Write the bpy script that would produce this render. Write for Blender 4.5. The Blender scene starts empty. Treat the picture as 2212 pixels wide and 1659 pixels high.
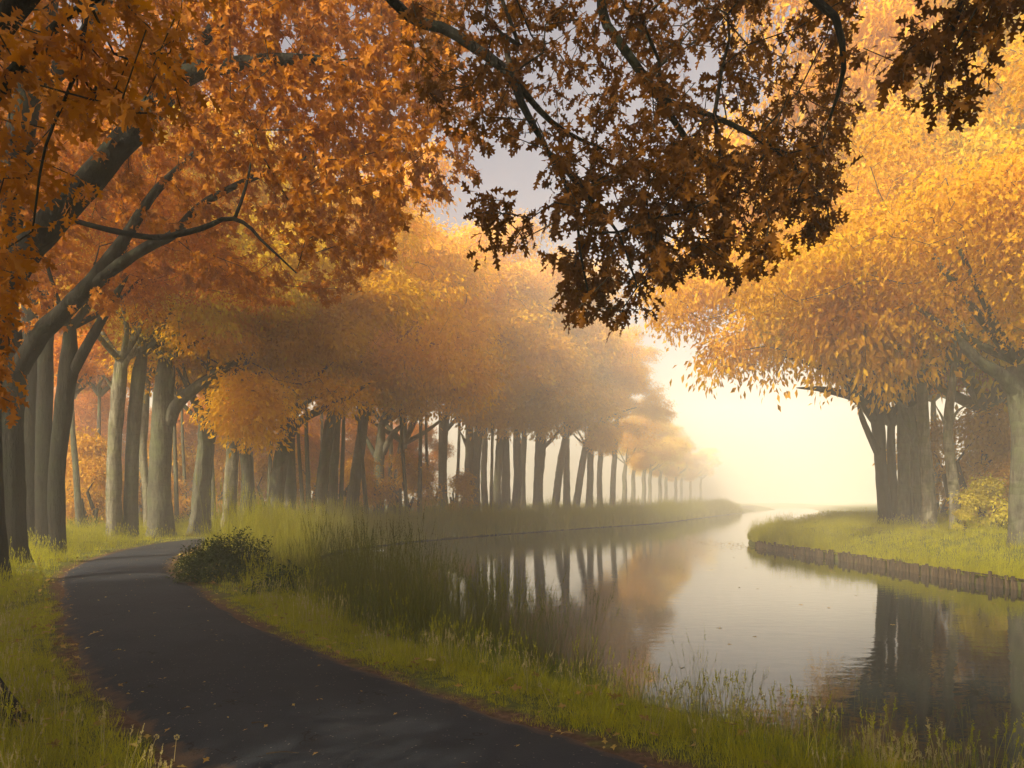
import bpy, math
import numpy as np
from mathutils import Matrix, Vector

rng = np.random.default_rng(11)
S = bpy.context.scene
C = S.collection

# ------------------------------------------------------------------ camera, sky, sun, exposure
CAM_Z = 2.0
cam = bpy.data.cameras.new('camera')
cam.lens = 26.05; cam.sensor_width = 36.0; cam.shift_y = 0.1123
cam.clip_start = 0.05; cam.clip_end = 3000
camo = bpy.data.objects.new('camera', cam); C.objects.link(camo)
camo.location = (0, 0, CAM_Z); camo.rotation_euler = (math.radians(90), 0, 0)
S.camera = camo

SUN_EL = math.radians(35)
SUN_AZ = (-0.68, -0.73)                         # horizontal direction towards the sun
n_ = math.hypot(*SUN_AZ); SUN_AZ = (SUN_AZ[0]/n_, SUN_AZ[1]/n_)
W = bpy.data.worlds.new('World'); S.world = W; W.use_nodes = True
nt = W.node_tree
sky = nt.nodes.new('ShaderNodeTexSky'); sky.sky_type = 'NISHITA'; sky.sun_disc = False
sky.sun_elevation = SUN_EL; sky.sun_rotation = math.atan2(SUN_AZ[0], SUN_AZ[1])
sky.air_density = .6; sky.dust_density = 9.0; sky.ozone_density = 0.0
bg = nt.nodes['Background']; bg.inputs['Strength'].default_value = 0.135
nt.links.new(sky.outputs[0], bg.inputs['Color'])
sun = bpy.data.lights.new('sun', 'SUN'); sun.energy = 5.0; sun.angle = math.radians(0.6)
sun.color = (1.0, 0.84, 0.58)
suno = bpy.data.objects.new('sun', sun); C.objects.link(suno)
ce = math.cos(SUN_EL)
suno.rotation_euler = Vector((SUN_AZ[0]*ce, SUN_AZ[1]*ce, math.sin(SUN_EL))).to_track_quat('Z', 'Y').to_euler()
suno.location = (-40, -25, 40)
S.view_settings.view_transform = 'Standard'; S.view_settings.look = 'None'
S.view_settings.gamma = 1.0; S.view_settings.use_curve_mapping = False
S.view_settings.exposure = 0.82
cy = S.cycles
cy.max_bounces = 10; cy.diffuse_bounces = 8; cy.glossy_bounces = 2; cy.transmission_bounces = 3
cy.volume_bounces = 2; cy.transparent_max_bounces = 4
cy.use_denoising = True; cy.sample_clamp_indirect = 6.0
cy.caustics_reflective = False; cy.caustics_refractive = False

# ------------------------------------------------------------------ helpers
F_PX = 1600.0; PX0 = 1105.5; HZ = 1078.0        # sight lines of the photograph, 2211 x 1659
def P(px, py, d):
    return np.array(((px-PX0)*d/F_PX, d, CAM_Z+(HZ-py)*d/F_PX))

def norm(v, ax=-1):
    return v/np.maximum(np.linalg.norm(v, axis=ax, keepdims=True), 1e-9)

def make_mesh(name, V, F, mat=None, smooth=True):
    me = bpy.data.meshes.new(name)
    V = np.asarray(V, dtype=np.float32); F = np.asarray(F, dtype=np.int32)
    k = F.shape[1]
    me.vertices.add(len(V)); me.vertices.foreach_set('co', V.ravel())
    me.loops.add(F.size); me.loops.foreach_set('vertex_index', F.ravel())
    me.polygons.add(len(F))
    me.polygons.foreach_set('loop_start', np.arange(0, F.size, k, dtype=np.int32))
    me.polygons.foreach_set('loop_total', np.full(len(F), k, dtype=np.int32))
    if smooth: me.polygons.foreach_set('use_smooth', np.ones(len(F), dtype=bool))
    me.update(calc_edges=True)
    if mat: me.materials.append(mat)
    return me

def link(name, data, parent=None, loc=None):
    o = bpy.data.objects.new(name, data); C.objects.link(o)
    if parent: o.parent = parent
    if loc is not None: o.location = tuple(loc)
    return o

def tag(o, label=None, cat=None, group=None, kind=None):
    if label: o['label'] = label
    if cat: o['category'] = cat
    if group: o['group'] = group
    if kind: o['kind'] = kind
    return o

def thing(name, loc, label, cat, group=None):
    o = link(name, None, None, loc); o.empty_display_size = 0.2
    return tag(o, label, cat, group)

def merge(parts):
    Vs, Fs, n = [], [], 0
    for V, F in parts:
        Vs.append(V); Fs.append(F+n); n += len(V)
    return np.concatenate(Vs), np.concatenate(Fs)

def tube(pts, rad, n=6, cap=False):
    pts = np.asarray(pts, float); rad = np.asarray(rad, float)
    t = norm(np.gradient(pts, axis=0))
    ref = np.array((0.31, 0.95, 0.05)) if abs(t[0] @ np.array((0.31, 0.95, 0.05))) < 0.9 else np.array((1., 0, 0))
    a = norm(np.cross(t[0], ref)); A = [a]
    for i in range(1, len(pts)):
        a = a - t[i]*(a @ t[i]); a = norm(a); A.append(a)
    A = np.array(A); B = np.cross(t, A)
    th = np.arange(n)*2*math.pi/n
    V = pts[:, None] + rad[:, None, None]*(np.cos(th)[None, :, None]*A[:, None] + np.sin(th)[None, :, None]*B[:, None])
    k = len(pts)
    i = np.arange(k-1)[:, None]*n; j = np.arange(n)[None]; j2 = (j+1) % n
    F = np.stack([i+j, i+j2, i+n+j2, i+n+j], -1).reshape(-1, 4)
    return V.reshape(-1, 3), F

def resample(pts, m, vals=None):
    """Catmull-Rom through pts, m points evenly along it."""
    pts = np.asarray(pts, float)
    p = np.vstack([2*pts[0]-pts[1], pts, 2*pts[-1]-pts[-2]])
    out = []
    for i in range(1, len(p)-2):
        t = np.linspace(0, 1, 24, endpoint=False)[:, None]
        out.append(0.5*((2*p[i])+(-p[i-1]+p[i+1])*t+(2*p[i-1]-5*p[i]+4*p[i+1]-p[i+2])*t**2+(-p[i-1]+3*p[i]-3*p[i+1]+p[i+2])*t**3))
    q = np.vstack(out+[pts[-1:]])
    u = np.concatenate([np.repeat(np.arange(len(pts)-1), 24)+np.tile(np.arange(24)/24, len(pts)-1), [len(pts)-1]])
    L = np.concatenate([[0], np.cumsum(np.linalg.norm(np.diff(q, axis=0), axis=1))])
    s = np.linspace(0, L[-1], m)
    r = np.stack([np.interp(s, L, q[:, c]) for c in range(q.shape[1])], -1)
    if vals is None: return r
    return r, np.interp(np.interp(s, L, u), np.arange(len(pts)), vals)

class Noise:                                     # cheap smooth noise: a sum of sinusoids
    def __init__(s, scale, k=9, seed=0):
        g = np.random.default_rng(seed)
        s.w = norm(g.normal(size=(k, 3)))*g.uniform(0.6, 1.7, (k, 1))*2*math.pi/scale
        s.p = g.uniform(0, 6.28, k); s.k = k
    def __call__(s, x):
        x = np.asarray(x, float)
        if x.shape[-1] == 2: x = np.concatenate([x, np.zeros(x.shape[:-1]+(1,))], -1)
        return np.sin(x @ s.w.T + s.p).sum(-1)/math.sqrt(s.k)*0.8

def smooth01(a, b, x):
    t = np.clip((x-a)/(b-a), 0, 1); return t*t*(3-2*t)

# ------------------------------------------------------------------ materials
def mat(name):
    m = bpy.data.materials.new(name); m.use_nodes = True
    t = m.node_tree; b = t.nodes['Principled BSDF']
    return m, t, b
def node(t, kind, **kw):
    n = t.nodes.new(kind)
    for k, v in kw.items():
        if k in n.inputs: n.inputs[k].default_value = v
        else: setattr(n, k, v)
    return n
def ramp(t, fac, stops):
    r = t.nodes.new('ShaderNodeValToRGB'); e = r.color_ramp.elements
    while len(e) < len(stops): e.new(0.5)
    for x, (p, c) in zip(e, stops): x.position = p; x.color = (*c, 1) if len(c) == 3 else c
    t.links.new(fac, r.inputs[0]); return r.outputs[0]
def mix(t, fac, a, b, mode='MIX'):
    n = t.nodes.new('ShaderNodeMix'); n.data_type = 'RGBA'; n.blend_type = mode
    for s, v in ((n.inputs[0], fac), (n.inputs[6], a), (n.inputs[7], b)):
        if hasattr(v, 'is_output'): t.links.new(v, s)
        elif isinstance(v, tuple): s.default_value = (*v, 1)
        else: s.default_value = v
    return n.outputs[2]
def mth(t, op, a, b=None):
    n = t.nodes.new('ShaderNodeMath'); n.operation = op
    for s, v in zip(n.inputs, (a, b)):
        if v is None: continue
        if hasattr(v, 'is_output'): t.links.new(v, s)
        else: s.default_value = v
    return n.outputs[0]
def coords(t, scale=(1, 1, 1), space='Object'):
    tc = t.nodes.new('ShaderNodeTexCoord'); mp = t.nodes.new('ShaderNodeMapping')
    mp.inputs['Scale'].default_value = scale
    t.links.new(tc.outputs[space], mp.inputs[0]); return mp.outputs[0]
def noise(t, vec, scale, detail=4, rough=0.55):
    n = node(t, 'ShaderNodeTexNoise', Scale=scale, Detail=detail, Roughness=rough)
    t.links.new(vec, n.inputs['Vector']); return n.outputs[0]
def bump(t, b, h, strength, dist):
    n = node(t, 'ShaderNodeBump', Strength=strength, Distance=dist)
    t.links.new(h, n.inputs['Height']); t.links.new(n.outputs[0], b.inputs['Normal'])

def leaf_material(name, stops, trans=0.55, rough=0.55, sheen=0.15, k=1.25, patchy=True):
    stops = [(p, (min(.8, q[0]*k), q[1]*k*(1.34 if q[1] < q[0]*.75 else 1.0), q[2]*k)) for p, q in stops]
    m, t, b = mat(name)
    geo = t.nodes.new('ShaderNodeNewGeometry'); oi = t.nodes.new('ShaderNodeObjectInfo')
    r = mth(t, 'FRACT', mth(t, 'ADD', geo.outputs['Random Per Island'], mth(t, 'MULTIPLY', oi.outputs['Random'], 7.31)))
    nz = noise(t, coords(t), .55, 2, .5)
    r = mth(t, 'ADD', mth(t, 'MULTIPLY', r, .38), mth(t, 'MULTIPLY', mth(t, 'SUBTRACT', nz, .26), 1.15)) if patchy else r
    col = ramp(t, r, stops)
    tone = mth(t, 'ADD', mth(t, 'MULTIPLY', oi.outputs['Random'], 0.3), 0.85)
    hs = t.nodes.new('ShaderNodeHueSaturation'); t.links.new(col, hs.inputs['Color']); t.links.new(tone, hs.inputs['Value'])
    col = hs.outputs[0]
    t.links.new(col, b.inputs['Base Color']); b.inputs['Roughness'].default_value = rough
    b.inputs['Specular IOR Level'].default_value = sheen
    tr = t.nodes.new('ShaderNodeBsdfTranslucent')
    hs2 = node(t, 'ShaderNodeHueSaturation', Saturation=1.1, Value=1.15); t.links.new(col, hs2.inputs['Color'])
    t.links.new(hs2.outputs[0], tr.inputs['Color'])
    mx = t.nodes.new('ShaderNodeMixShader'); mx.inputs[0].default_value = trans
    t.links.new(b.outputs[0], mx.inputs[1]); t.links.new(tr.outputs[0], mx.inputs[2])
    t.links.new(mx.outputs[0], t.nodes['Material Output'].inputs['Surface'])
    return m

M = {}
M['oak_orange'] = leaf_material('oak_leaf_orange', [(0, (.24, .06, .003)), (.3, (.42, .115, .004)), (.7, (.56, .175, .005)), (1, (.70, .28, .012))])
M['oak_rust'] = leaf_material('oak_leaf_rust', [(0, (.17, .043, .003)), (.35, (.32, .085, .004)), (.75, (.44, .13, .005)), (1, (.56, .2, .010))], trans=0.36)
M['oak_shade_brown'] = leaf_material('oak_leaf_shade_brown', [(0, (.06, .016, .002)), (.4, (.15, .042, .003)), (.8, (.25, .075, .004)), (1, (.4, .15, .008))], trans=.4)  # darker copy of the rust leaf, shade of near-silhouette boughs in its colour
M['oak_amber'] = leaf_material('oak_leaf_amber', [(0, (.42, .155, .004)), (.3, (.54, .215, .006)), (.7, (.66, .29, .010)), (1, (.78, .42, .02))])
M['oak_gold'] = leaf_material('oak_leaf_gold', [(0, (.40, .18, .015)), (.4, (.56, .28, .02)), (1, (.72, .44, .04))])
M['shrub_orange'] = leaf_material('shrub_leaf_orange', [(0, (.30, .11, .012)), (.5, (.48, .2, .02)), (1, (.6, .33, .03))])
M['shrub_yellow'] = leaf_material('shrub_leaf_yellow', [(0, (.26, .22, .02)), (.5, (.42, .36, .03)), (1, (.55, .46, .04))])
M['bush_green'] = leaf_material('bush_leaf_green', [(0, (.014, .024, .003)), (.6, (.035, .05, .005)), (.92, (.065, .08, .008)), (1, (.14, .12, .012))], trans=.3)
M['grass'] = leaf_material('grass_blade', [(0, (.15, .16, .006)), (.5, (.31, .30, .010)), (.85, (.46, .38, .016)), (1, (.58, .42, .05))], trans=.45)
M['grass_dark'] = leaf_material('sedge_blade', [(0, (.06, .085, .010)), (.5, (.11, .14, .014)), (.85, (.18, .18, .02)), (1, (.30, .22, .05))], trans=.35)
M['reed'] = leaf_material('reed_blade', [(0, (.06, .065, .010)), (.5, (.12, .125, .014)), (.8, (.20, .16, .025)), (1, (.28, .18, .04))], trans=.3)
M['verge_tall'] = leaf_material('bank_herb', [(0, (.17, .18, .02)), (.5, (.28, .27, .03)), (.85, (.40, .34, .05)), (1, (.5, .4, .09))], trans=.45)
M['straw'] = leaf_material('straw_stem', [(0, (.30, .21, .08)), (1, (.50, .38, .18))], trans=.15)
M['petal'] = leaf_material('buttercup_petal', [(0, (.75, .45, .02)), (1, (.85, .6, .03))], trans=.3)
M['umbel'] = leaf_material('white_umbel', [(0, (.6, .58, .48)), (1, (.75, .72, .6))], trans=.3)
M['litter'] = leaf_material('fallen_leaf', [(0, (.12, .05, .015)), (.5, (.26, .12, .03)), (1, (.42, .27, .08))], trans=.1)

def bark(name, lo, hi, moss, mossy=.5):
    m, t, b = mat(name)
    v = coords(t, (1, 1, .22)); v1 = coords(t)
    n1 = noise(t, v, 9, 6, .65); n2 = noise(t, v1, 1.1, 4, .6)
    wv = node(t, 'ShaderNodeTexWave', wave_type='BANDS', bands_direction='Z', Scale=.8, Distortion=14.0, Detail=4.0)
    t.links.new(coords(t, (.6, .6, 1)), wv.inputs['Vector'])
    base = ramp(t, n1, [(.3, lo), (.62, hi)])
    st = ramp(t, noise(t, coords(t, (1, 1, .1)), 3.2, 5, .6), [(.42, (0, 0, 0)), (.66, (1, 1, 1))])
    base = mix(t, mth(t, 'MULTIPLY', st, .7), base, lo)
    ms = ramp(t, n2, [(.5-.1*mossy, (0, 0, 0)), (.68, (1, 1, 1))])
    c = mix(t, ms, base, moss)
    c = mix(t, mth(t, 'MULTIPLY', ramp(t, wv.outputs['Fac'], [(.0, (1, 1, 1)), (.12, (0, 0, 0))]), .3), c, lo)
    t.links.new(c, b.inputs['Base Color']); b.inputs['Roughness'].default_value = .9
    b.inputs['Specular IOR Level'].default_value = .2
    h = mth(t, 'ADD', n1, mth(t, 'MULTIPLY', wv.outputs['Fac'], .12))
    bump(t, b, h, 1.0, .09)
    return m
M['bark'] = bark('oak_bark', (.035, .033, .024), (.125, .12, .085), (.085, .10, .045))
M['bark_dark'] = bark('shaded_oak_bark', (.004, .0036, .0026), (.020, .018, .012), (.014, .018, .007))  # near-black copy of the oak bark, foliage shade put into its colour
M['bark_pale'] = bark('mottled_bark', (.05, .043, .028), (.24, .225, .16), (.13, .135, .06), .2)
M['twig'] = bark('twig_bark', (.02, .016, .011), (.06, .05, .032), (.05, .05, .025))
M['wood'] = bark('weathered_timber', (.022, .016, .010), (.11, .075, .042), (.06, .055, .02), .2)

def ground_material():
    m, t, b = mat('grassy_soil')
    v = coords(t)
    a = t.nodes.new('ShaderNodeAttribute'); a.attribute_name = 'path_distance'
    n1 = noise(t, v, 1.7, 6, .6); n2 = noise(t, v, 14, 5, .7)
    grass = ramp(t, n2, [(.3, (.045, .05, .010)), (.7, (.12, .13, .022))])
    soil = ramp(t, n2, [(.3, (.045, .026, .015)), (.55, (.11, .062, .036)), (.75, (.21, .125, .075))])
    e = mth(t, 'ADD', a.outputs['Fac'], mth(t, 'MULTIPLY', mth(t, 'SUBTRACT', n1, .5), 1.1))
    c = mix(t, ramp(t, e, [(.10, (0, 0, 0)), (.34, (1, 1, 1))]), soil, grass)
    t.links.new(c, b.inputs['Base Color']); b.inputs['Roughness'].default_value = .95
    b.inputs['Specular IOR Level'].default_value = .1
    bump(t, b, n2, .8, .04)
    return m
M['ground'] = ground_material()

def asphalt():
    m, t, b = mat('worn_asphalt')
    v = coords(t)
    n1 = noise(t, v, .55, 5, .6); n2 = noise(t, v, 60, 4, .7)
    vo = node(t, 'ShaderNodeTexVoronoi', Scale=42.0); t.links.new(v, vo.inputs['Vector'])
    base = ramp(t, n1, [(.32, (.009, .014, .022)), (.68, (.022, .029, .041))])
    base = mix(t, mth(t, 'MULTIPLY', ramp(t, n2, [(.35, (1, 1, 1)), (.6, (0, 0, 0))]), .5), base, (.010, .011, .014))
    sp = t.nodes.new('ShaderNodeSeparateColor'); t.links.new(vo.outputs['Color'], sp.inputs[0])
    chip = mth(t, 'MULTIPLY', mth(t, 'GREATER_THAN', sp.outputs[0], .96), mth(t, 'LESS_THAN', vo.outputs['Distance'], .32))
    base = mix(t, chip, base, (.17, .155, .13))
    wear = ramp(t, noise(t, coords(t, (1, 1, 1)), .22, 6, .7), [(.40, (0, 0, 0)), (.62, (1, 1, 1))])
    base = mix(t, mth(t, 'MULTIPLY', wear, .55), base, (.034, .038, .044))
    ck = node(t, 'ShaderNodeTexVoronoi', Scale=.75, feature='DISTANCE_TO_EDGE'); wob = t.nodes.new('ShaderNodeVectorMath'); wob.operation = 'ADD'
    nzv = node(t, 'ShaderNodeTexNoise', Scale=2.2, Detail=5.0); t.links.new(v, nzv.inputs['Vector']); t.links.new(v, wob.inputs[0]); t.links.new(nzv.outputs['Color'], wob.inputs[1]); t.links.new(wob.outputs[0], ck.inputs['Vector'])
    crack = mth(t, 'MULTIPLY', mth(t, 'LESS_THAN', ck.outputs['Distance'], .006), mth(t, 'GREATER_THAN', n1, .52))
    base = mix(t, crack, base, (.008, .008, .009))
    a = t.nodes.new('ShaderNodeAttribute'); a.attribute_name = 'edge'
    e = mth(t, 'ADD', a.outputs['Fac'], mth(t, 'MULTIPLY', mth(t, 'SUBTRACT', noise(t, v, 3.2, 5, .65), .5), .55))
    base = mix(t, ramp(t, e, [(.88, (0, 0, 0)), (1.08, (1, 1, 1))]), base, (.085, .055, .036))
    t.links.new(base, b.inputs['Base Color']); b.inputs['Roughness'].default_value = .9
    b.inputs['Specular IOR Level'].default_value = .18
    bump(t, b, n2, .9, .012)
    return m
M['asphalt'] = asphalt()

def water_material():
    m, t, b = mat('canal_water')
    b.inputs['Base Color'].default_value = (.010, .014, .013, 1)
    b.inputs['Roughness'].default_value = .03; b.inputs['IOR'].default_value = 1.333
    b.inputs['Specular IOR Level'].default_value = .5
    n1 = noise(t, coords(t, (.8, 1.3, 1)), 2.6, 3, .5); n2 = noise(t, coords(t), .35, 2, .5)
    bump(t, b, mth(t, 'MULTIPLY', n1, mth(t, 'SUBTRACT', n2, .12)), .38, .02)
    return m
M['water'] = water_material()

# ------------------------------------------------------------------ the lie of the land
WATER_Z = -0.8
LEFT_EDGE = resample([(16, -9), (8.5, 2), (4.3, 6.5), (2.2, 8.8), (-.5, 12.8), (-4, 19), (-7.2, 26), (-8.9, 34), (-8.9, 40), (-6.2, 48.7), (-.9, 58), (6.3, 69), (17.5, 86), (27, 107), (42, 140), (72, 205), (105, 275), (150, 360)], 700)
RIGHT_EDGE = resample([(60, -14), (36, 2), (24, 10), (18, 17), (15.7, 22.7), (15.2, 30.5), (14.8, 36.7), (14.4, 43), (15.5, 48.5), (20, 58), (27, 71), (36, 90), (50, 120), (70, 165), (108, 255), (150, 350)], 700)
PATH = resample([(13, -10.5), (9, -6), (6.6, -3), (4, 0), (1.7, 2.9), (-.57, 5.5), (-3.9, 9.3), (-7.2, 14.4), (-11, 20.7), (-13.5, 27.5), (-14.6, 33), (-14.3, 38), (-12.8, 43), (-10.3, 50), (-6.3, 57), (-3.4, 61.5), (.8, 67.9), (4.8, 74), (9.9, 82.3), (14.5, 91), (22.5, 109), (37.5, 142), (67, 206)], 400)
CANAL = np.vstack([LEFT_EDGE, RIGHT_EDGE[::-1]])

def seg_dist(Q, line):
    best = np.full(len(Q), 1e9)
    for i in range(0, len(line)-1):
        a, b = line[i], line[i+1]; ab = b-a; L2 = ab @ ab
        t = np.clip(((Q-a) @ ab)/L2, 0, 1)
        d = ((Q-(a+t[:, None]*ab))**2).sum(1)
        np.minimum(best, d, out=best)
    return np.sqrt(best)
def line_dist(Q, line, step=2):
    return seg_dist(np.asarray(Q, float), line[::step] if len(line[::step]) > 1 else line)
def in_poly(Q, poly):
    Q = np.asarray(Q, float); inside = np.zeros(len(Q), bool)
    x, y = Q[:, 0], Q[:, 1]; j = len(poly)-1
    for i in range(len(poly)):
        xi, yi = poly[i]; xj, yj = poly[j]
        if yi != yj:
            c = ((yi > y) != (yj > y)) & (x < (xj-xi)*(y-yi)/(yj-yi)+xi)
            inside ^= c
        j = i
    return inside
hump = Noise(9, seed=3); hump2 = Noise(2.1, seed=4)
def land(Q):
    """height, signed shore distance, path distance, is-left-bank for points Q (n,2)"""
    Q = np.asarray(Q, float)
    dl = line_dist(Q, LEFT_EDGE, 5); dr = line_dist(Q, RIGHT_EDGE, 5); dp = line_dist(Q, PATH, 4)
    wet = in_poly(Q, CANAL[::4]); left = dl < dr
    sd = np.where(wet, -np.minimum(dl, dr), np.minimum(dl, dr))
    h = hump(Q)*.06 + hump2(Q)*.03
    zl = -.72 + .72*smooth01(0, 2.4, sd) + h*smooth01(1.3, 2.2, dp)*smooth01(0, 2, sd) + .3*smooth01(3, 9, dp)*smooth01(0, 30, Q[:, 1])
    zl = np.where(dp < 1.5, np.minimum(zl, -.03), zl)
    zr = -.50 + 1.05*smooth01(0, 4.8, sd) + h*smooth01(0, 2, sd)
    z = np.where(left, zl, zr)
    z = np.where(wet, -1.3 - .5*smooth01(0, 2, -sd), z)
    return z, sd, dp, left
def ground_z(x, y):
    return float(land(np.array([[x, y]]))[0][0])

def axis(fine0, fine1, step, lo, hi):
    a = list(np.arange(fine0, fine1, step)); s = step; v = fine1
    while v < hi: a.append(v); s *= 1.25; v += s
    a.append(hi); s = step; v = fine0; pre = []
    while True:
        s *= 1.25; v -= s
        if v <= lo: break
        pre.append(v)
    return np.array([lo]+pre[::-1]+a)
gx = axis(-24, 32, .34, -290, 290); gy = axis(-4, 62, .34, -70, 330)
GX, GY = np.meshgrid(gx, gy); Q = np.stack([GX.ravel(), GY.ravel()], -1)
gz, gsd, gdp, gl = land(Q)
nx, ny = len(gx), len(gy)
ii = (np.arange(ny-1)[:, None]*nx+np.arange(nx-1)[None]).ravel()
GF = np.stack([ii, ii+1, ii+nx+1, ii+nx], -1)
gme = make_mesh('ground', np.column_stack([Q, gz]), GF, M['ground'])
at = gme.attributes.new('path_distance', 'FLOAT', 'POINT'); at.data.foreach_set('value', np.maximum(gdp-1.25, 0).astype(np.float32))
tag(link('ground', gme), kind='structure')

# the path: one ribbon with ragged crumbling edges
HALF = 1.30
pc = resample(PATH[::8], 520); pt = norm(np.gradient(pc, axis=0)); pn = np.stack([-pt[:, 1], pt[:, 0]], -1)
u = np.linspace(-1, 1, 13); wig = Noise(1.3, seed=8); wig2 = Noise(5, seed=9)
PV = []; PE = []
for a in u:
    e = HALF*a + np.sign(a)*(abs(a) > .99)*(wig(pc+a*50)*.07 + wig2(pc+a*9)*.06)
    q = pc + pn*np.asarray(e)[:, None]
    PV.append(np.column_stack([q, np.full(len(q), .015 + .03*(1-a*a)) - (.045 if abs(a) > .99 else 0)])); PE.append(np.full(len(q), abs(a)))
PV = np.stack(PV, 1).reshape(-1, 3); PE = np.stack(PE, 1).ravel()
i = (np.arange(len(pc)-1)[:, None]*13+np.arange(12)[None]).ravel()
pme = make_mesh('path', PV, np.stack([i, i+1, i+14, i+13], -1)[:, ::-1], M['asphalt'])
at = pme.attributes.new('edge', 'FLOAT', 'POINT'); at.data.foreach_set('value', PE.astype(np.float32))
tag(link('path', pme), kind='structure')

wv = np.array([(-60, -60, WATER_Z), (289, -60, WATER_Z), (289, 329, WATER_Z), (-60, 329, WATER_Z)])
tag(link('water', make_mesh('water', wv, [(0, 1, 2, 3)], M['water'])), kind='structure')

# ------------------------------------------------------------------ leaves and branches
def leaf_template(half, mid, fold=.10, curl=.18, twist=0.0):
    """a leaf along +X, side +Y, up +Z; half: outline of one side, mid: points on the midrib"""
    mid = np.array(mid); V = [(x, 0, 0) for x in mid]; F = []
    for sgn in (1, -1):
        b0 = len(V); V += [(x, sgn*y, 0) for x, y in half]
        for k in range(len(half)-1):
            xm = (half[k][0]+half[k+1][0])/2; m = int(np.argmin(abs(mid-xm)))
            F.append((m, b0+k, b0+k+1) if sgn < 0 else (m, b0+k+1, b0+k))
        ms = [int(np.argmin(abs(mid-(half[k][0]+half[k+1][0])/2))) for k in range(len(half)-1)]
        for k in range(1, len(half)-1):
            if ms[k] != ms[k-1]: F.append((ms[k-1], ms[k], b0+k) if sgn > 0 else (ms[k], ms[k-1], b0+k))
    V = np.array(V, float)
    V[:, 2] = fold*np.abs(V[:, 1]) - curl*V[:, 0]**2 + twist*V[:, 0]*V[:, 1]
    return V, np.array(F)
LOBED = [(0, .010), (.16, .015), (.27, .13), (.33, .17), (.34, .085), (.42, .085), (.52, .25), (.60, .32), (.62, .22), (.61, .10), (.70, .095), (.79, .20), (.85, .24), (.84, .11), (.90, .075), (.95, .09), (1.0, 0)]
OAK = [leaf_template(LOBED, (0, .25, .5, .75, .95), .12, .2), leaf_template(LOBED, (0, .25, .5, .75, .95), .35, .35, .25), leaf_template(LOBED, (0, .25, .5, .75, .95), -.15, -.12, -.3)]
MIDL = [(0, 0.01), (.22, .18), (.32, .07), (.56, .36), (.68, .11), (1, 0)]
OAK_MID = leaf_template(MIDL, (.1, .62), .2, .25)
SMALL = (np.array([(0, 0, 0), (.45, .24, .06), (1, 0, -.12), (.45, -.24, .06)], float), np.array([(0, 2, 1), (0, 3, 2)]))
OVATE = leaf_template([(0, .01), (.2, .19), (.5, .24), (.8, .12), (1, 0)], (0, .5, .9), .2, .3)

def place(tmpl, pos, d, nrm, scale):
    V, F = tmpl; d = norm(d); nrm = norm(nrm - d*(nrm*d).sum(-1, keepdims=True)); s = np.cross(nrm, d)
    n = len(pos); sc = np.asarray(scale).reshape(-1, 1, 1)
    out = pos[:, None] + sc*(V[None, :, 0:1]*d[:, None] + V[None, :, 1:2]*s[:, None] + V[None, :, 2:3]*nrm[:, None])
    FF = F[None] + (np.arange(n)*len(V))[:, None, None]
    return out.reshape(-1, 3), FF.reshape(-1, F.shape[1])

class Wood:
    """nodes of a branching skeleton; grows towards targets, thickness by the pipe rule"""
    def __init__(s): s.p = []; s.par = []; s.L = []; s.fix = []
    def limb(s, pts, rad, start=-1, m=None):
        m = m or max(4, int(np.linalg.norm(np.diff(pts, axis=0), axis=1).sum()/.45))
        q, r = resample(pts, m, rad); first = len(s.p)
        for k in range(m):
            par = start if k == 0 else len(s.p)-1
            s.p.append(q[k]); s.par.append(par); s.fix.append(r[k])
            s.L.append(0. if k == 0 else s.L[-1]+.12)
        return first, len(s.p)-1
    def grow(s, T, alpha=.25, g=rng, jitter=.12, skip=0):
        T = np.asarray(T); N = np.array(s.p); L = np.array(s.L)
        cost = np.full(len(T), 1e9); who = np.zeros(len(T), int)
        for k in range(skip, len(N)):
            c = np.linalg.norm(T-N[k], axis=1)+alpha*L[k]; m = c < cost; cost[m] = c[m]; who[m] = k
        left = np.ones(len(T), bool); ends = np.zeros(len(T), int)
        for _ in range(len(T)):
            i = int(np.argmin(np.where(left, cost, 1e9))); left[i] = False; par = who[i]
            a = np.array(s.p[par]); b = T[i]; dist = np.linalg.norm(b-a); steps = max(1, int(dist/.7))
            for k in range(1, steps+1):
                f = k/steps
                q = a+(b-a)*f + (g.normal(size=3)*jitter*min(dist, 1.5)*.6 + np.array((0, 0, .10*dist*math.sin(math.pi*f))) if k < steps else 0)
                s.p.append(q); s.par.append(par); s.fix.append(0.); s.L.append(s.L[par]+dist/steps); par = len(s.p)-1
                c = np.linalg.norm(T-q, axis=1)+alpha*s.L[-1]; m = left & (c < cost); cost[m] = c[m]; who[m] = par
            ends[i] = par
        return ends
    def radii(s, tip=.006, e=2.35, rmax=.3):
        n = len(s.p); acc = np.zeros(n); kids = np.zeros(n, int)
        for k in range(n-1, -1, -1):
            r = tip if kids[k] == 0 else acc[k]**(1/e)
            r = min(r, rmax)
            if s.fix[k] > 0: r = s.fix[k]
            acc[k] = r
            if s.par[k] >= 0 and s.fix[k] == 0: kids[s.par[k]] += 1; acc[s.par[k]] += r**e
        return acc
    def mesh(s, sides=5, tip=.006, rmax=.3, free_only=True):
        r = s.radii(tip, rmax=rmax); n = len(s.p); child = {}
        for k in range(n):
            if s.fix[k] == 0: child.setdefault(s.par[k], []).append(k)
        out = []; starts = []
        for p_, ks in child.items():
            ks.sort(key=lambda k: -r[k])
            cont = p_ >= 0 and s.fix[p_] == 0
            starts += [(p_, k) for k in (ks[1:] if cont else ks)]
        for p_, k in starts:
            chain = [p_, k]
            while chain[-1] in child:
                chain.append(child[chain[-1]][0])
            rr = r[chain].copy(); rr[0] = min(rr[0], rr[1]*1.25)
            out.append(tube(np.array([s.p[c] for c in chain]), rr, sides if rr[1] > .02 else max(3, sides-2)))
        return merge(out)

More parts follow.
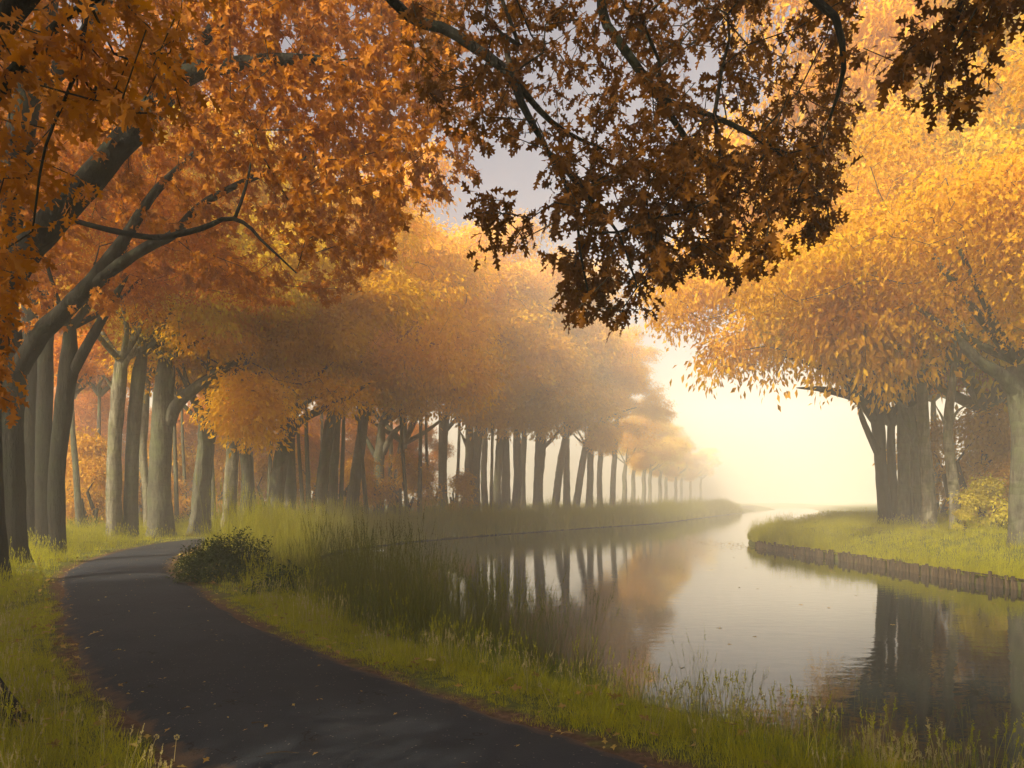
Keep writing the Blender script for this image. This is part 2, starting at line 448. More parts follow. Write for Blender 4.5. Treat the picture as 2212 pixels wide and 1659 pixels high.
def leaf_cloud(ends, dirs, tmpl, n, spread, size, g, droop=.6, flat=.55):
    m = len(ends); k = m*n
    c = np.repeat(ends, n, 0); od = np.repeat(dirs, n, 0)
    off = g.normal(size=(k, 3))*np.array((spread, spread, spread*flat))
    pos = c+off
    h = norm(off*np.array((1, 1, .4))+od*.3)
    d = h*.7 + g.normal(size=(k, 3))*.4 + np.array((0, 0, -droop))
    nr = np.array((0, 0, .5)) + od*.75 + g.normal(size=(k, 3))*.42
    return place(tmpl, pos, d, nr, size*g.uniform(.65, 1.25, k))

def crown_variant(name, seed, cen, radii, nclump, nleaf, size, tmpl, lean=.0, spread=.6, limbs=6, gap=-.2, low=-3.0):
    g = np.random.default_rng(seed); lob = Noise(1.1, k=6, seed=seed+50); hole = Noise(3.4, k=7, seed=seed+90)
    cen = np.array(cen, float); radii = np.array(radii, float); T = []
    sc_ = min(radii)/6.4; D = []; K = max(5, nclump//30)
    while len(T) < nclump:
        v = norm(g.normal(size=(K*2, 3))); q = cen + v*radii*(g.uniform(.30, 1, K*2)**.5*.88*(1+.14*lob(v)))[:, None]
        back = 4.5*smooth01(.5, -3.5, q[:, 0])*(lean > 0)
        q = q[q[:, 2] > low+back+.9*sc_+1.5*lob(v*np.array((1, 1, 0))+3)][:K]
        if lean > .2 and not T:                            # low boughs reaching out on the light side
            az = g.uniform(-1.25, 1.25, 5); rr = g.uniform(.92, 1.06, 5)
            q = np.vstack([np.column_stack([cen[0]+np.cos(az)*radii[0]*rr, cen[1]+np.sin(az)*radii[1]*rr, g.uniform(-.9, 3.5, 5)]), q]); inner = q[:5].copy(); inner[:, :2] = cen[:2]+(inner[:, :2]-cen[:2])*.72; inner[:, 2] += .9; q = np.vstack([inner, q])
        for c in q:
            r = g.uniform(.8, 2.4)*sc_; m = int(28*g.uniform(.6, 1.4)*(r/sc_/1.75)**1.3)
            u = norm(g.normal(size=(m, 3))*np.array((1, 1, .9))+np.array((0, 0, .45)))
            e = c+u*r*np.array((1, 1, .72))*g.uniform(.55, 1.05, (m, 1))
            T += list(e); D += list(u)
    T = np.array(T[:nclump]); D = np.array(D[:nclump])
    w = Wood(); w.p.append(np.zeros(3)); w.par.append(-1); w.L.append(0); w.fix.append(.0)
    base = len(w.p)
    LB = []
    for k in range(limbs):
        a = 2*math.pi*(k+g.uniform(-.3, .3))/limbs; up = g.uniform(.35, 1.0) if k else 1.6
        d = np.array((math.cos(a), math.sin(a), up)); d = norm(d*np.array((1, 1, 1)) + np.array((lean, 0, 0)))
        L = g.uniform(.50, .68)*min(radii)*(1.3 if k == 0 else 1)
        mid = d*L*.5 + np.array((0, 0, -.25)); end = d*L + np.array((0, 0, .5))+g.normal(size=3)*.3
        r0 = g.uniform(.14, .2)
        pts = np.array([(0, 0, -.5), mid, end]); f, l = w.limb(pts, [r0, r0*.75, r0*.45], -1, 10)
        LB.append(tube(np.array(w.p[f:l+1]), np.array(w.fix[f:l+1]), 8))
    ends = w.grow(T, .22, g, skip=1)
    BV, BF = w.mesh(5, .007, .12); bw = merge(LB+[(BV, BF)])
    pts = np.array(w.p); e = pts[ends]; dirs = norm(D+norm((e-cen)/radii)*.4)
    LV, LF = leaf_cloud(e, dirs, tmpl, nleaf, spread, size, g)
    return make_mesh(name+'_branches', *bw, M['bark']), make_mesh(name+'_crown', LV, LF, M['oak_orange'], smooth=False)

VAR = {}
for nm, sd, cen, rad, nc, lean in (('a', 1, (1.6, 0, 6.0), (7.2, 6.4, 7.6), 840, .35), ('b', 2, (2.4, 0, 5.6), (7.6, 6.2, 7.0), 840, .5), ('c', 3, (.8, .4, 6.6), (6.2, 6.2, 7.8), 680, .15), ('d', 4, (2.0, -.5, 5.8), (7.0, 6.8, 7.2), 820, .4)):
    VAR[nm] = crown_variant('oak_'+nm, sd, cen, rad, nc, 44, .285, SMALL, lean, .5)
VAR['slim'] = crown_variant('slim', 5, (.5, 0, 5.0), (3.6, 3.6, 6.0), 330, 42, .27, SMALL, .1, .48, 5)
VAR['shrub'] = crown_variant('shrub', 6, (0, 0, 1.5), (1.7, 1.7, 1.5), 90, 40, .17, SMALL, 0, .32, 6, -.9, .15)
VAR['near'] = crown_variant('near', 7, (2.0, 0, 5.6), (7.4, 6.6, 7.4), 1050, 36, .215, OAK_MID, .4, .5)

def trunk_mesh(pts, rad, base, flare=.45, n=18, m=34, seed=0, lumps=.035):
    q, r = resample(pts, m, rad); g = np.random.default_rng(seed)
    V, F = tube(q, r, n); V = V.reshape(m, n, 3)
    h = np.linalg.norm(q-q[0], axis=1)
    th = np.arange(n)*2*math.pi/n; roots = sum(np.maximum(0, np.cos(th-a))**4*g.uniform(.6, 1.2) for a in g.uniform(0, 6.28, 5))
    fl = flare*np.exp(-h/.42)[:, None]*(.35+.5*roots)[None]
    nz = Noise(1.4, seed=seed)(V)*lumps*1.2 + Noise(.45, seed=seed+1)(V)*lumps*.6
    flut = .035*np.sin(th*g.integers(4, 7)+g.uniform(0, 6))[None]
    V = q[:, None] + (V-q[:, None])*(1+fl+flut+nz*1.3)[..., None]
    return V.reshape(-1, 3)-base, F

def build_tree(px, d, pts, widths, label, crown='a', cs=1.0, yaw=0., limbs=(), leafmat='oak_orange', barkmat='bark', name='oak_tree', cat='tree', group=None, top=True, seed=0, flare=.45, crown_up=0., cz=None, crown_dx=0.):
    x, y = P(px, 0, d)[:2]; gz_ = ground_z(x, y)
    base = np.array((x, y, gz_))
    t = thing(name, base, label, cat, group)
    W3 = [P(a, b, d) for a, b in pts]; W3[0][2] = min(W3[0][2], gz_)-.15; W3[0][2] = gz_-.15
    R3 = [w*d/F_PX/2 for w in widths]
    V, F = trunk_mesh(W3, R3, base, seed=seed, flare=flare, m=max(16, int((W3[-1][2]-gz_)*3.2)))
    link('trunk', make_mesh('trunk', V, F, M[barkmat]), t)
    for lp, lw in limbs:
        L3 = []
        for k, q in enumerate(lp):
            dd = d + (q[2] if len(q) > 2 else -.25*k); L3.append(P(q[0], q[1], dd))
        R = [w*d/F_PX/2 for w in lw]; R[-1] *= .3
        V, F = trunk_mesh(L3, R, base, flare=.0, n=12, m=max(8, int(6*len(lp))), seed=seed+5)
        link('limb', make_mesh('limb', V, F, M[barkmat]), t)
    if crown:
        br, cr = VAR[crown]; fork = W3[-1]-base+np.array((crown_dx, 0, crown_up))
        for nm, me in (('branches', br), ('crown', cr)):
            o = link(nm, me, t, fork-np.array((crown_dx, 0, 0))*(nm == 'branches')); o.rotation_euler = (0, 0, yaw); o.scale = (cs, cs, cz or cs*(.90+.075*(seed % 4)))
            o.material_slots[0].link = 'OBJECT'
            o.material_slots[0].material = M[leafmat] if nm == 'crown' else M[barkmat]
    return t
# ------------------------------------------------------------------ the row of oaks along the path
ORD = ('first', 'second', 'third', 'fourth', 'fifth', 'sixth', 'seventh', 'eighth', 'ninth', 'tenth', 'eleventh', 'twelfth', 'thirteenth', 'fourteenth', 'fifteenth', 'sixteenth', 'seventeenth', 'eighteenth', 'nineteenth', 'twentieth', 'twenty-first', 'twenty-second', 'twenty-third', 'twenty-fourth', 'twenty-fifth', 'twenty-sixth', 'twenty-seventh', 'twenty-eighth')
ROW = 'oaks in the row along the path'
A = math.radians
def T_(px, d, pts, w, lab, crown='a', cs=1.0, *a, **k):
    g_ = k.get('group') or ''
    if g_.startswith(('oaks in the row', 'grey oaks')):          # the row swings away from the water as it goes
        f = 1+.55*float(smooth01(560, 980, px)); d *= f; cs *= f*(1-.38*float(smooth01(1020, 1330, px)))
    elif g_.startswith('oaks on the far bank'): d *= .88; cs *= .9
    return build_tree(px, d, pts, w, lab, crown, cs, *a, **k)
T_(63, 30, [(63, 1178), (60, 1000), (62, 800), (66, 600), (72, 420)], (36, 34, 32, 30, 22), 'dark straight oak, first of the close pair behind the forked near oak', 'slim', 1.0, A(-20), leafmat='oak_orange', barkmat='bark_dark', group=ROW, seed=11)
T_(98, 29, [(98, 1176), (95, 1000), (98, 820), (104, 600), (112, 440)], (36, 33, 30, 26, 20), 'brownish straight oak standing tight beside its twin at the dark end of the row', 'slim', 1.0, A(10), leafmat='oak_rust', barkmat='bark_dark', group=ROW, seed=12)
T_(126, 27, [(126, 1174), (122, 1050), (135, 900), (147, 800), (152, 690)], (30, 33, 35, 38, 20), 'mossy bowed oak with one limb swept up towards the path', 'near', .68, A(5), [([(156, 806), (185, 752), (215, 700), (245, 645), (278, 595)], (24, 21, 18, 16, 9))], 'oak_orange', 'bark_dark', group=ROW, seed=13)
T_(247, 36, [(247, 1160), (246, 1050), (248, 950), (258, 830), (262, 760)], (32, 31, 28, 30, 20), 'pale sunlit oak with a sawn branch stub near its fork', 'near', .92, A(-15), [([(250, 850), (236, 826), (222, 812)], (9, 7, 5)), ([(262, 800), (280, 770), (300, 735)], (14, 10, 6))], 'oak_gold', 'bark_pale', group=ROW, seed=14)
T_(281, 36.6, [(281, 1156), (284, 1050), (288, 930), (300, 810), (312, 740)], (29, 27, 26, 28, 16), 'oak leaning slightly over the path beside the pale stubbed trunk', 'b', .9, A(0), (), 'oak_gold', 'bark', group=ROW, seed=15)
T_(318, 42, [(320, 1144), (317, 1070), (308, 980), (312, 900), (320, 800)], (17, 15, 17, 18, 10), 'thin crooked oak stem squeezed beside the double trunk', 'slim', .9, A(0), (), 'oak_orange', 'bark_pale', group=ROW, seed=16)
T_(349, 38.5, [(349, 1150), (345, 1050), (350, 940), (353, 840), (358, 760)], (54, 46, 43, 40, 24), 'stout fluted oak with a long limb reaching over the path', 'near', .92, A(40), [([(364, 915), (384, 872), (430, 832), (480, 800), (528, 768)], (27, 25, 22, 19, 12)), ([(366, 860), (372, 820), (376, 790)], (15, 12, 8))], 'oak_amber', 'bark', group=ROW, seed=17)
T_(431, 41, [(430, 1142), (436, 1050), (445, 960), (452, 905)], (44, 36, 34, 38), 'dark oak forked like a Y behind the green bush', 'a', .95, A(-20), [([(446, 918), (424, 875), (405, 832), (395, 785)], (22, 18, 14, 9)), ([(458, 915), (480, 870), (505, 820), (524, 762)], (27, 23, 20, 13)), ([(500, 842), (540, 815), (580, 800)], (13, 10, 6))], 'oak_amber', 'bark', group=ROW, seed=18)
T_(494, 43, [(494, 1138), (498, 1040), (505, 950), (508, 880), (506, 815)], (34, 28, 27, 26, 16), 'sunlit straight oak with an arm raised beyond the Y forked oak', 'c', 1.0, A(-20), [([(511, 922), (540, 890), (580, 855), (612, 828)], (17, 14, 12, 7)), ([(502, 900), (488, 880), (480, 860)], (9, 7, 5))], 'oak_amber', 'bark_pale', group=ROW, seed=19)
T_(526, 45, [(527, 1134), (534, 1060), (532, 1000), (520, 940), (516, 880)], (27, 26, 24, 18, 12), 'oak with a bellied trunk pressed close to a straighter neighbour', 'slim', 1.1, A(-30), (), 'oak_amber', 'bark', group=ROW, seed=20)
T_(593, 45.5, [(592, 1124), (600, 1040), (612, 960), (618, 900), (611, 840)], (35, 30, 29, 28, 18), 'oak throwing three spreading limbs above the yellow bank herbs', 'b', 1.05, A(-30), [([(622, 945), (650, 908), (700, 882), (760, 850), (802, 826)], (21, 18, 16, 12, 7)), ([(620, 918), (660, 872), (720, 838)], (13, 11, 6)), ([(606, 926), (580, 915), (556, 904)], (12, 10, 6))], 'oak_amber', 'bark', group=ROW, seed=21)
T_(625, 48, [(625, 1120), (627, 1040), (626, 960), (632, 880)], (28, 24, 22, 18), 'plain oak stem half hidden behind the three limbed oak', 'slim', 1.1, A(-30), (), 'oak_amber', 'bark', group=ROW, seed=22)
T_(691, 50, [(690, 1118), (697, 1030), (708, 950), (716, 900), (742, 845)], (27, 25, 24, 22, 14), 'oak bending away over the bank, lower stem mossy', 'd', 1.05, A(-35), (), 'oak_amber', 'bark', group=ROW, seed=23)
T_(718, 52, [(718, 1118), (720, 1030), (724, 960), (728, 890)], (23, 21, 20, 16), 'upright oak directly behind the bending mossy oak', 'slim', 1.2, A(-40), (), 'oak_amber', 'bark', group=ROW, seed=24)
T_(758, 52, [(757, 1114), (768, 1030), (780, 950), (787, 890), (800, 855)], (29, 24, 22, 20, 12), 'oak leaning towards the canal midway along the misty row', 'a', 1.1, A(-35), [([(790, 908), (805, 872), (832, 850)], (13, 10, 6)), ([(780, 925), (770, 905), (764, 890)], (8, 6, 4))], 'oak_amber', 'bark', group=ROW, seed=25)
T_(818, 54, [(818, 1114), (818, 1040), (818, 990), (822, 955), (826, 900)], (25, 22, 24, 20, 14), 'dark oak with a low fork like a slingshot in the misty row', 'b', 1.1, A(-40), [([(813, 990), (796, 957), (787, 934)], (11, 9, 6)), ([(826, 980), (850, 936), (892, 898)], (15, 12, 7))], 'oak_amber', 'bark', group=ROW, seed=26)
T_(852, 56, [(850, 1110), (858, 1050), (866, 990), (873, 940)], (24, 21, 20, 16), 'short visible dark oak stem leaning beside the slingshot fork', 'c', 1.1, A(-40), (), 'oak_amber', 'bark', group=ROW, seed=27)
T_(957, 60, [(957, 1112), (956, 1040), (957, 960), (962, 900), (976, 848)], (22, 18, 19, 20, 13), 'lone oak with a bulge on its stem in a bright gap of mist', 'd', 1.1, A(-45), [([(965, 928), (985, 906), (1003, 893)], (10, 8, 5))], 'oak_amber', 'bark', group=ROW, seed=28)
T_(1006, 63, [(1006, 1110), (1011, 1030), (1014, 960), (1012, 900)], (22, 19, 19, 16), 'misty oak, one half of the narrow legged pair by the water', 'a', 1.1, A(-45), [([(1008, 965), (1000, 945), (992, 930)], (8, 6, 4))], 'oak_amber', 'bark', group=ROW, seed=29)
T_(1028, 63.5, [(1028, 1110), (1027, 1030), (1030, 960), (1037, 905)], (21, 20, 21, 16), 'misty oak, other half of the narrow legged pair, topped by a fork', 'b', 1.05, A(-45), [([(1034, 940), (1050, 915), (1066, 900)], (11, 8, 5))], 'oak_amber', 'bark', group=ROW, seed=30)
FOG = 'grey oaks fading into the mist'
for k, (px, d, top, w, lab, cr) in enumerate((
        (1048, 71, (1046, 905), 14, 'pale knotty stem just past the narrow legged pair', 'slim'),
        (1072, 67, (1082, 900), 16, 'slim grey trunk reflected in the water, second past the pair', 'c'),
        (1092, 68, (1090, 900), 20, 'thicker grey trunk between two slim ones, reflected in the water', 'd'),
        (1113, 69, (1118, 905), 18, 'grey trunk with a limb over the bank before a thin pale stem', 'a'),
        (1129, 76, (1132, 900), 13, 'thin pale stem behind the misty bank, before the big lone trunk', 'slim'),
        (1224, 75, (1222, 900), 15, 'upright grey trunk between two leaning misty ones', 'c'),
        (1271, 79, (1276, 890), 15, 'upright faint trunk past the long armed leaning oak', 'b'),
        (1296, 85, (1300, 900), 12, 'faint narrow trunk, second past the long armed leaning oak', 'c'),
        (1322, 88, (1332, 900), 12, 'faint bent trunk near where the misty row dissolves', 'd'))):
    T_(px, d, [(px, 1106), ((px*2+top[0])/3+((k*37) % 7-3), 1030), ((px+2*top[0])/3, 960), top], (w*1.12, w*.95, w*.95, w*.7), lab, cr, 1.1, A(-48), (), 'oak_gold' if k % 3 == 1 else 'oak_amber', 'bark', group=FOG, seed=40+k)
T_(1161, 69, [(1161, 1108), (1162, 1040), (1166, 980), (1168, 930), (1172, 870)], (24, 20, 24, 22, 13), 'biggest grey oak of the misty stretch, one arm over the water', 'b', 1.15, A(-48), [([(1172, 968), (1195, 946), (1222, 913)], (10, 8, 5))], 'oak_amber', 'bark', group=FOG, seed=55)
T_(1203, 74, [(1198, 1106), (1204, 1050), (1212, 990), (1222, 940)], (18, 17, 16, 13), 'grey leaning oak just past the biggest misty trunk', 'slim', 1.2, A(-48), (), 'oak_amber', 'bark', group=FOG, seed=56)
T_(1247, 77, [(1243, 1106), (1250, 1050), (1258, 1000), (1266, 955)], (17, 15, 15, 13), 'misty leaning oak with a long arched arm towards the canal', 'a', 1.15, A(-48), [([(1264, 965), (1285, 928), (1330, 895), (1375, 880)], (10, 8, 6, 3))], 'oak_amber', 'bark', group=FOG, seed=57)
GH = ['ghostly oak dissolving in mist, %s beyond the faint bent trunk' % o for o in ORD[:10]]
for k, (px, y) in enumerate(((1347, 160), (1366, 172), (1389, 181), (1402, 196), (1424, 207), (1437, 224), (1458, 238), (1470, 255), (1490, 270), (1512, 284))):
    h = F_PX/y
    build_tree(px, y, [(px, HZ+1.6*h), (px+.2*h, HZ-2.5*h), (px+.1*h, HZ-5*h), (px+.5*h, HZ-8*h)], (1.2*h, 1.0*h, 1.0*h, .7*h), GH[k], 'abcd'[k % 4], 1.12-.015*k, A(-45+k*35), (), ('oak_amber', 'oak_gold')[k % 2], 'bark', group='ghostly oaks at the end of the row', seed=60+k)

# slender trees of the wood behind the row
WOODS = 'slender trees in the wood behind the row'
g = np.random.default_rng(5)
SL = ((172, 40, -18, 13), (382, 47, -6, 8), (402, 52, -10, 7), (462, 50, -10, 10), (548, 54, -9, 9), (580, 58, 6, 9), (655, 60, -14, 8), (668, 56, -8, 10), (735, 62, 8, 9), (793, 60, -20, 9), (880, 62, -16, 8), (905, 72, 4, 9), (925, 78, -6, 7), (985, 84, 8, 7), (1060, 90, 4, 7), (300, 60, 8, 9), (205, 52, 10, 10), (505, 68, 4, 9), (620, 74, 6, 8), (700, 80, -6, 8), (840, 84, 6, 8), (345, 74, 6, 8), (440, 82, -5, 8), (770, 92, 4, 8), (560, 92, 4, 8), (250, 72, 4, 9), (150, 58, 6, 9), (950, 100, 0, 7), (1020, 108, 0, 7))
SLX = sorted(q[0] for q in SL[1:])
for k, (px, d, dx, w) in enumerate(SL):
    if k == 0: lab, grp = 'thin tilted sunlit tree standing alone in yellow undergrowth', None
    else: lab, grp = 'slender dim tree in the wood behind the row, %s from its dark end' % ORD[SLX.index(px)], WOODS
    T_(px, d, [(px, 1120), (px+dx*.4, 1030), (px+dx*.8, 940), (px+dx, 840)], (w*1.15, w, w*.85, w*.6), lab, 'slim' if k else 'slim', 1.0+.35*g.random() if k else .7, g.uniform(0, 6), (), ('oak_orange', 'oak_rust', 'oak_amber')[k % 3], 'bark', name='slender_tree', group=grp, seed=80+k, flare=.25)

# low trees closing the wood behind
LT = ((60, 60), (130, 72), (190, 66), (255, 84), (320, 76), (395, 90), (455, 74), (525, 96), (590, 82), (650, 100), (715, 88), (780, 104), (845, 94), (905, 112), (150, 96), (290, 104), (430, 112), (560, 118), (690, 124), (820, 130))
LTX = sorted(q[0] for q in LT)
for k, (px, d) in enumerate(LT):
    T_(px, d, [(px, 1110), (px+2, 1090), (px+3, 1065), (px, 1030)], (11, 10, 9, 7), 'low orange tree closing off the wood, %s from its dark end' % ORD[LTX.index(px)], 'abcd'[k % 4], .85, k*1.3, (), ('oak_orange', 'oak_rust')[k % 2], 'bark', group='low trees at the back of the wood', seed=300+k, crown_up=-2.2)

# ------------------------------------------------------------------ trees on the far bank
RB = 'oaks on the far bank'
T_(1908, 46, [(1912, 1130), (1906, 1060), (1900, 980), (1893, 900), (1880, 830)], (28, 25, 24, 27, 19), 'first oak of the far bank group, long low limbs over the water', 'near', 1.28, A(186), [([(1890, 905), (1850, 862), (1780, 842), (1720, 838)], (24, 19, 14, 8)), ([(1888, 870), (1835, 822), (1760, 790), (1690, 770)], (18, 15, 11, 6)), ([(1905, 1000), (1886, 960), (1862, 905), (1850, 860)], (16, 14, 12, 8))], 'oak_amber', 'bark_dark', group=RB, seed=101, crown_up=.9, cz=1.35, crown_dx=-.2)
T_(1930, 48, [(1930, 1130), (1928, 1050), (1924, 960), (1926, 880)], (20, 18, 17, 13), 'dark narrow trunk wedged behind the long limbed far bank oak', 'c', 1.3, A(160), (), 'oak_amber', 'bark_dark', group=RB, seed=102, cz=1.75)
T_(1954, 45.5, [(1954, 1134), (1952, 1050), (1950, 960), (1948, 870)], (28, 25, 24, 21), 'broad straight trunk in the middle of the far bank group', 'd', 1.3, A(190), (), 'oak_amber', 'bark', group=RB, seed=103, cz=1.7, crown_up=1.5)
T_(1986, 43.5, [(1988, 1138), (1984, 1050), (1978, 960), (1962, 880)], (25, 23, 21, 16), 'far bank oak forking into a slanting pale arm', 'near', 1.1, A(140), [([(1975, 960), (1955, 900), (1938, 860)], (15, 12, 8))], 'oak_gold', 'bark', group=RB, seed=104, crown_up=1.6)
T_(2008, 41, [(2008, 1142), (2004, 1050), (1996, 960), (1992, 870), (1990, 800)], (30, 26, 24, 23, 16), 'palest, sunlit trunk of the far bank group', 'near', 1.1, A(235), (), 'oak_amber', 'bark_pale', group=RB, seed=105, crown_up=1.2)
T_(2062, 33.5, [(2066, 1158), (2060, 1060), (2050, 980), (2048, 900), (2058, 820), (2060, 760)], (25, 22, 20, 19, 15, 9), 'slender mottled tree with thin forks standing among yellow shrubs', 'slim', .85, A(180), [([(2050, 965), (2040, 915), (2020, 875)], (9, 7, 4)), ([(2050, 930), (2066, 890), (2100, 870)], (8, 6, 3))], 'oak_amber', 'bark_pale', name='slender_tree', seed=106, flare=.3)
T_(2205, 31, [(2209, 1165), (2207, 1050), (2208, 940), (2202, 850), (2192, 790)], (54, 46, 44, 48, 32), 'big mossy oak at the picture edge with a limb raised towards the canal', 'near', 1.05, A(175), [([(2196, 850), (2165, 812), (2120, 785), (2085, 750), (2062, 715)], (36, 28, 24, 20, 12))], 'oak_amber', 'bark', group=RB, seed=107, crown_up=.7)
T_(2120, 50, [(2118, 1110), (2128, 1020), (2150, 940), (2170, 880)], (14, 13, 12, 8), 'dim tilted tree seen through the far bank shrubs', 'slim', 1.3, A(180), (), 'oak_orange', 'bark', name='slender_tree', seed=108)
FB = ((31, 57, 1.35), (27, 50, 1.3), (39, 70, 1.3), (48, 84, 1.25), (62, 104, 1.3), (33, 44, 1.2), (38, 54, 1.3), (27, 35, 1.35), (33, 66, 1.6), (29.5, 46, 1.6))
FBX = sorted(q[0]/q[1] for q in FB)
for k, (x, y, s) in enumerate(FB):
    px = PX0+F_PX*x/y
    T_(px, y, [(px, 1110), (px+2, 1020), (px-3, 930), (px-5, 850)], (700/y*1.6,)*3+(700/y,), 'tall amber oak in the wood behind the far bank, %s from the water gap' % ORD[FBX.index(x/y)], 'c', s, A(180+25*(k % 3-1)), (), ('oak_amber', 'oak_gold')[k % 2], 'bark', group='oaks in the wood beyond the far bank', seed=120+k, cz=s*1.3)

# ------------------------------------------------------------------ near trees grown limb by limb, with real lobed leaves
class NearTree:
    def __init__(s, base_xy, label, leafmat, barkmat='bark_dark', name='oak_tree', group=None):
        z = ground_z(*base_xy); s.base = np.array((*base_xy, z)); s.t = thing(name, s.base, label, 'tree', group)
        s.w = Wood(); s.leafmat = leafmat; s.bark = barkmat; s.k = 0
    def trunk(s, pts, rad, seed=1, flare=.5):
        pts = np.array(pts, float); pts[0][2] = s.base[2]-.15
        V, F = trunk_mesh(pts, rad, s.base, seed=seed, m=40, n=22, flare=flare); link('trunk', make_mesh('trunk', V, F, M[s.bark]), s.t)
        s.w.limb(pts[-2:], rad[-2:], -1)
    def limb(s, pts, rad, seed=2, part=True):
        f, l = s.w.limb(np.array(pts, float), rad, -1)
        if part:
            V, F = trunk_mesh(s.w.p[f:l+1], s.w.fix[f:l+1], s.base, flare=0, n=10, m=max(10, (l-f)*2), seed=seed+s.k, lumps=.05); s.k += 1
            link('limb', make_mesh('limb', V, F, M[s.bark]), s.t)
    def foliage(s, T, per, size, alpha=.2, twig=.35, tips=300, tmpl=OAK, dens_seed=1, pick=None):
        g = np.random.default_rng(dens_seed)
        ends = s.w.grow(T, alpha, g, .16)
        V, F = s.w.mesh(6, .0045, .07)
        link('branches', make_mesh('branches', V-s.base, F, M['twig']), s.t)
        p = np.array(s.w.p); e = p[ends]; par = p[np.array(s.w.par)[ends]]
        bd = norm(e-par); n = len(e); k = n*per
        # a spray: leaves set alternately along the last bit of twig and in a whorl at its tip
        f = np.tile(np.linspace(-.75, .25, per), n); tw = np.repeat(bd, per, 0)
        pos = np.repeat(e, per, 0) + tw*(f*twig)[:, None] + g.normal(size=(k, 3))*.035
        side = norm(np.cross(tw, g.normal(size=(k, 3))))
        d = tw*.45 + side*.8 + np.array((0, 0, -.75)) + g.normal(size=(k, 3))*.22
        nr = g.normal(size=(k, 3))*.8 + np.array((0, -.35, .55)) - side*.2
        sz = size*g.uniform(.62, 1.22, k); var = g.integers(0, len(tmpl), k)
        px = PX0+F_PX*pos[:, 0]/np.maximum(pos[:, 1], .1); py = HZ-F_PX*(pos[:, 2]-CAM_Z)/np.maximum(pos[:, 1], .1)
        seen = (px > 0) & (px < 2211) & (py > 0) & (py < 1659) & (pos[:, 1] > 1)
        score = np.where(seen, sz/np.maximum(pos[:, 1], .5), 0)*(1 if pick is None else np.where(pick(px, py), 1.6, 1))
        big = np.argsort(-score)[:tips]; single = np.zeros(k, bool); single[big] = score[big] > 0
        out = []
        for v in range(len(tmpl)):
            m = (var == v) & ~single
            if m.any(): out.append(place(tmpl[v], pos[m], d[m], nr[m], sz[m]))
        V, F = merge(out)
        o = link('foliage', make_mesh('foliage', V-s.base, F, M[s.leafmat], smooth=False), s.t); o['kind'] = 'stuff'
        mes = [leaf_mesh(v, s.leafmat, tmpl) for v in range(len(tmpl))]
        dn = norm(d); nn = norm(nr-dn*(nr*dn).sum(-1, keepdims=True)); sn = np.cross(nn, dn)
        for i in np.where(single)[0]:
            o = link('leaf', mes[var[i]], s.t)
            mt = Matrix.Identity(4)
            for c, a in enumerate((dn[i], sn[i], nn[i])):
                for r_ in range(3): mt[r_][c] = a[r_]*sz[i]
            for r_ in range(3): mt[r_][3] = pos[i][r_]-s.base[r_]
            o.matrix_basis = mt
LM = {}
def leaf_mesh(v, m, tmpl):
    if (v, m, id(tmpl)) not in LM: LM[(v, m, id(tmpl))] = make_mesh('leaf', tmpl[v][0], tmpl[v][1], M[m], smooth=False)
    return LM[(v, m, id(tmpl))]
def targets(poly, n, d0, d1, g, gap=None, thr=-.3, power=1.0):
    poly = np.array(poly, float); lo, hi = poly.min(0), poly.max(0); out = []
    while len(out) < n:
        q = g.uniform(lo, hi, (600, 2)); q = q[in_poly(q, poly)]
        d = d0+(d1-d0)*g.random(len(q))**power
        w = np.stack([(q[:, 0]-PX0)*d/F_PX, d, CAM_Z+(HZ-q[:, 1])*d/F_PX], -1)
        if gap is not None: w = w[gap(w) > thr]
        out += list(w)
    return np.array(out[:n])
g = np.random.default_rng(21); gapn = Noise(1.3, k=7, seed=77); gapb = Noise(4.5, k=7, seed=78); gapf = Noise(.75, k=7, seed=79)

# the oak that stands behind the viewer and reaches out over the path
o1 = NearTree((-1.2, -3.4), 'oak whose dark leafy boughs hang across the top of the picture', 'oak_shade_brown')
o1.trunk([(-1.2, -3.4, 0), (-1.15, -3.3, 3), (-1.0, -3.0, 6.2), (-.6, -2.4, 9), (-.3, -2.2, 12)], (.46, .4, .36, .27, .18), 31)
b0 = np.array((-1.0, -3.0, 6.1))
o1.limb([b0, (-1.6, 1.5, 7.6), (-1.7, 5, 7.9), P(830, -20, 8), P(960, 62, 8), P(1098, 158, 7.8), P(1130, 232, 7.6), P(1182, 325, 7.4), P(1232, 420, 7.2), P(1252, 486, 7.1), P(1252, 560, 7.0), P(1272, 640, 7.0)], (.2, .14, .1, .066, .058, .05, .034, .026, .02, .015, .011, .008))
o1.limb([b0+(.1, .2, .3), (.3, 1.5, 7.9), (.8, 5, 8.1), P(1300, -30, 8), P(1320, 62, 8), P(1380, 150, 8), P(1424, 214, 8), P(1476, 290, 8), P(1545, 385, 7.9), P(1645, 425, 7.8)], (.19, .13, .09, .056, .05, .046, .04, .032, .022, .012))
o1.limb([P(1105, 168, 7.8), P(1180, 252, 7.9), P(1232, 300, 8), P(1310, 322, 8.2), P(1400, 345, 8.3)], (.035, .03, .022, .012, .004))
o1.limb([P(1182, 325, 7.4), P(1285, 442, 7.2), P(1335, 505, 7.1), P(1376, 620, 7.0)], (.022, .018, .013, .008))
o1.limb([P(1424, 214, 8), P(1560, 260, 7.6), P(1680, 330, 7.3), P(1770, 420, 7.2)], (.03, .025, .018, .01))
o1.limb([b0+(.2, .1, .2), (2.5, 1.2, 7.2), P(1760, -120, 6.8), P(1800, 20, 6.8), P(1822, 150, 6.8), P(1790, 260, 6.8)], (.15, .1, .05, .035, .022, .01))
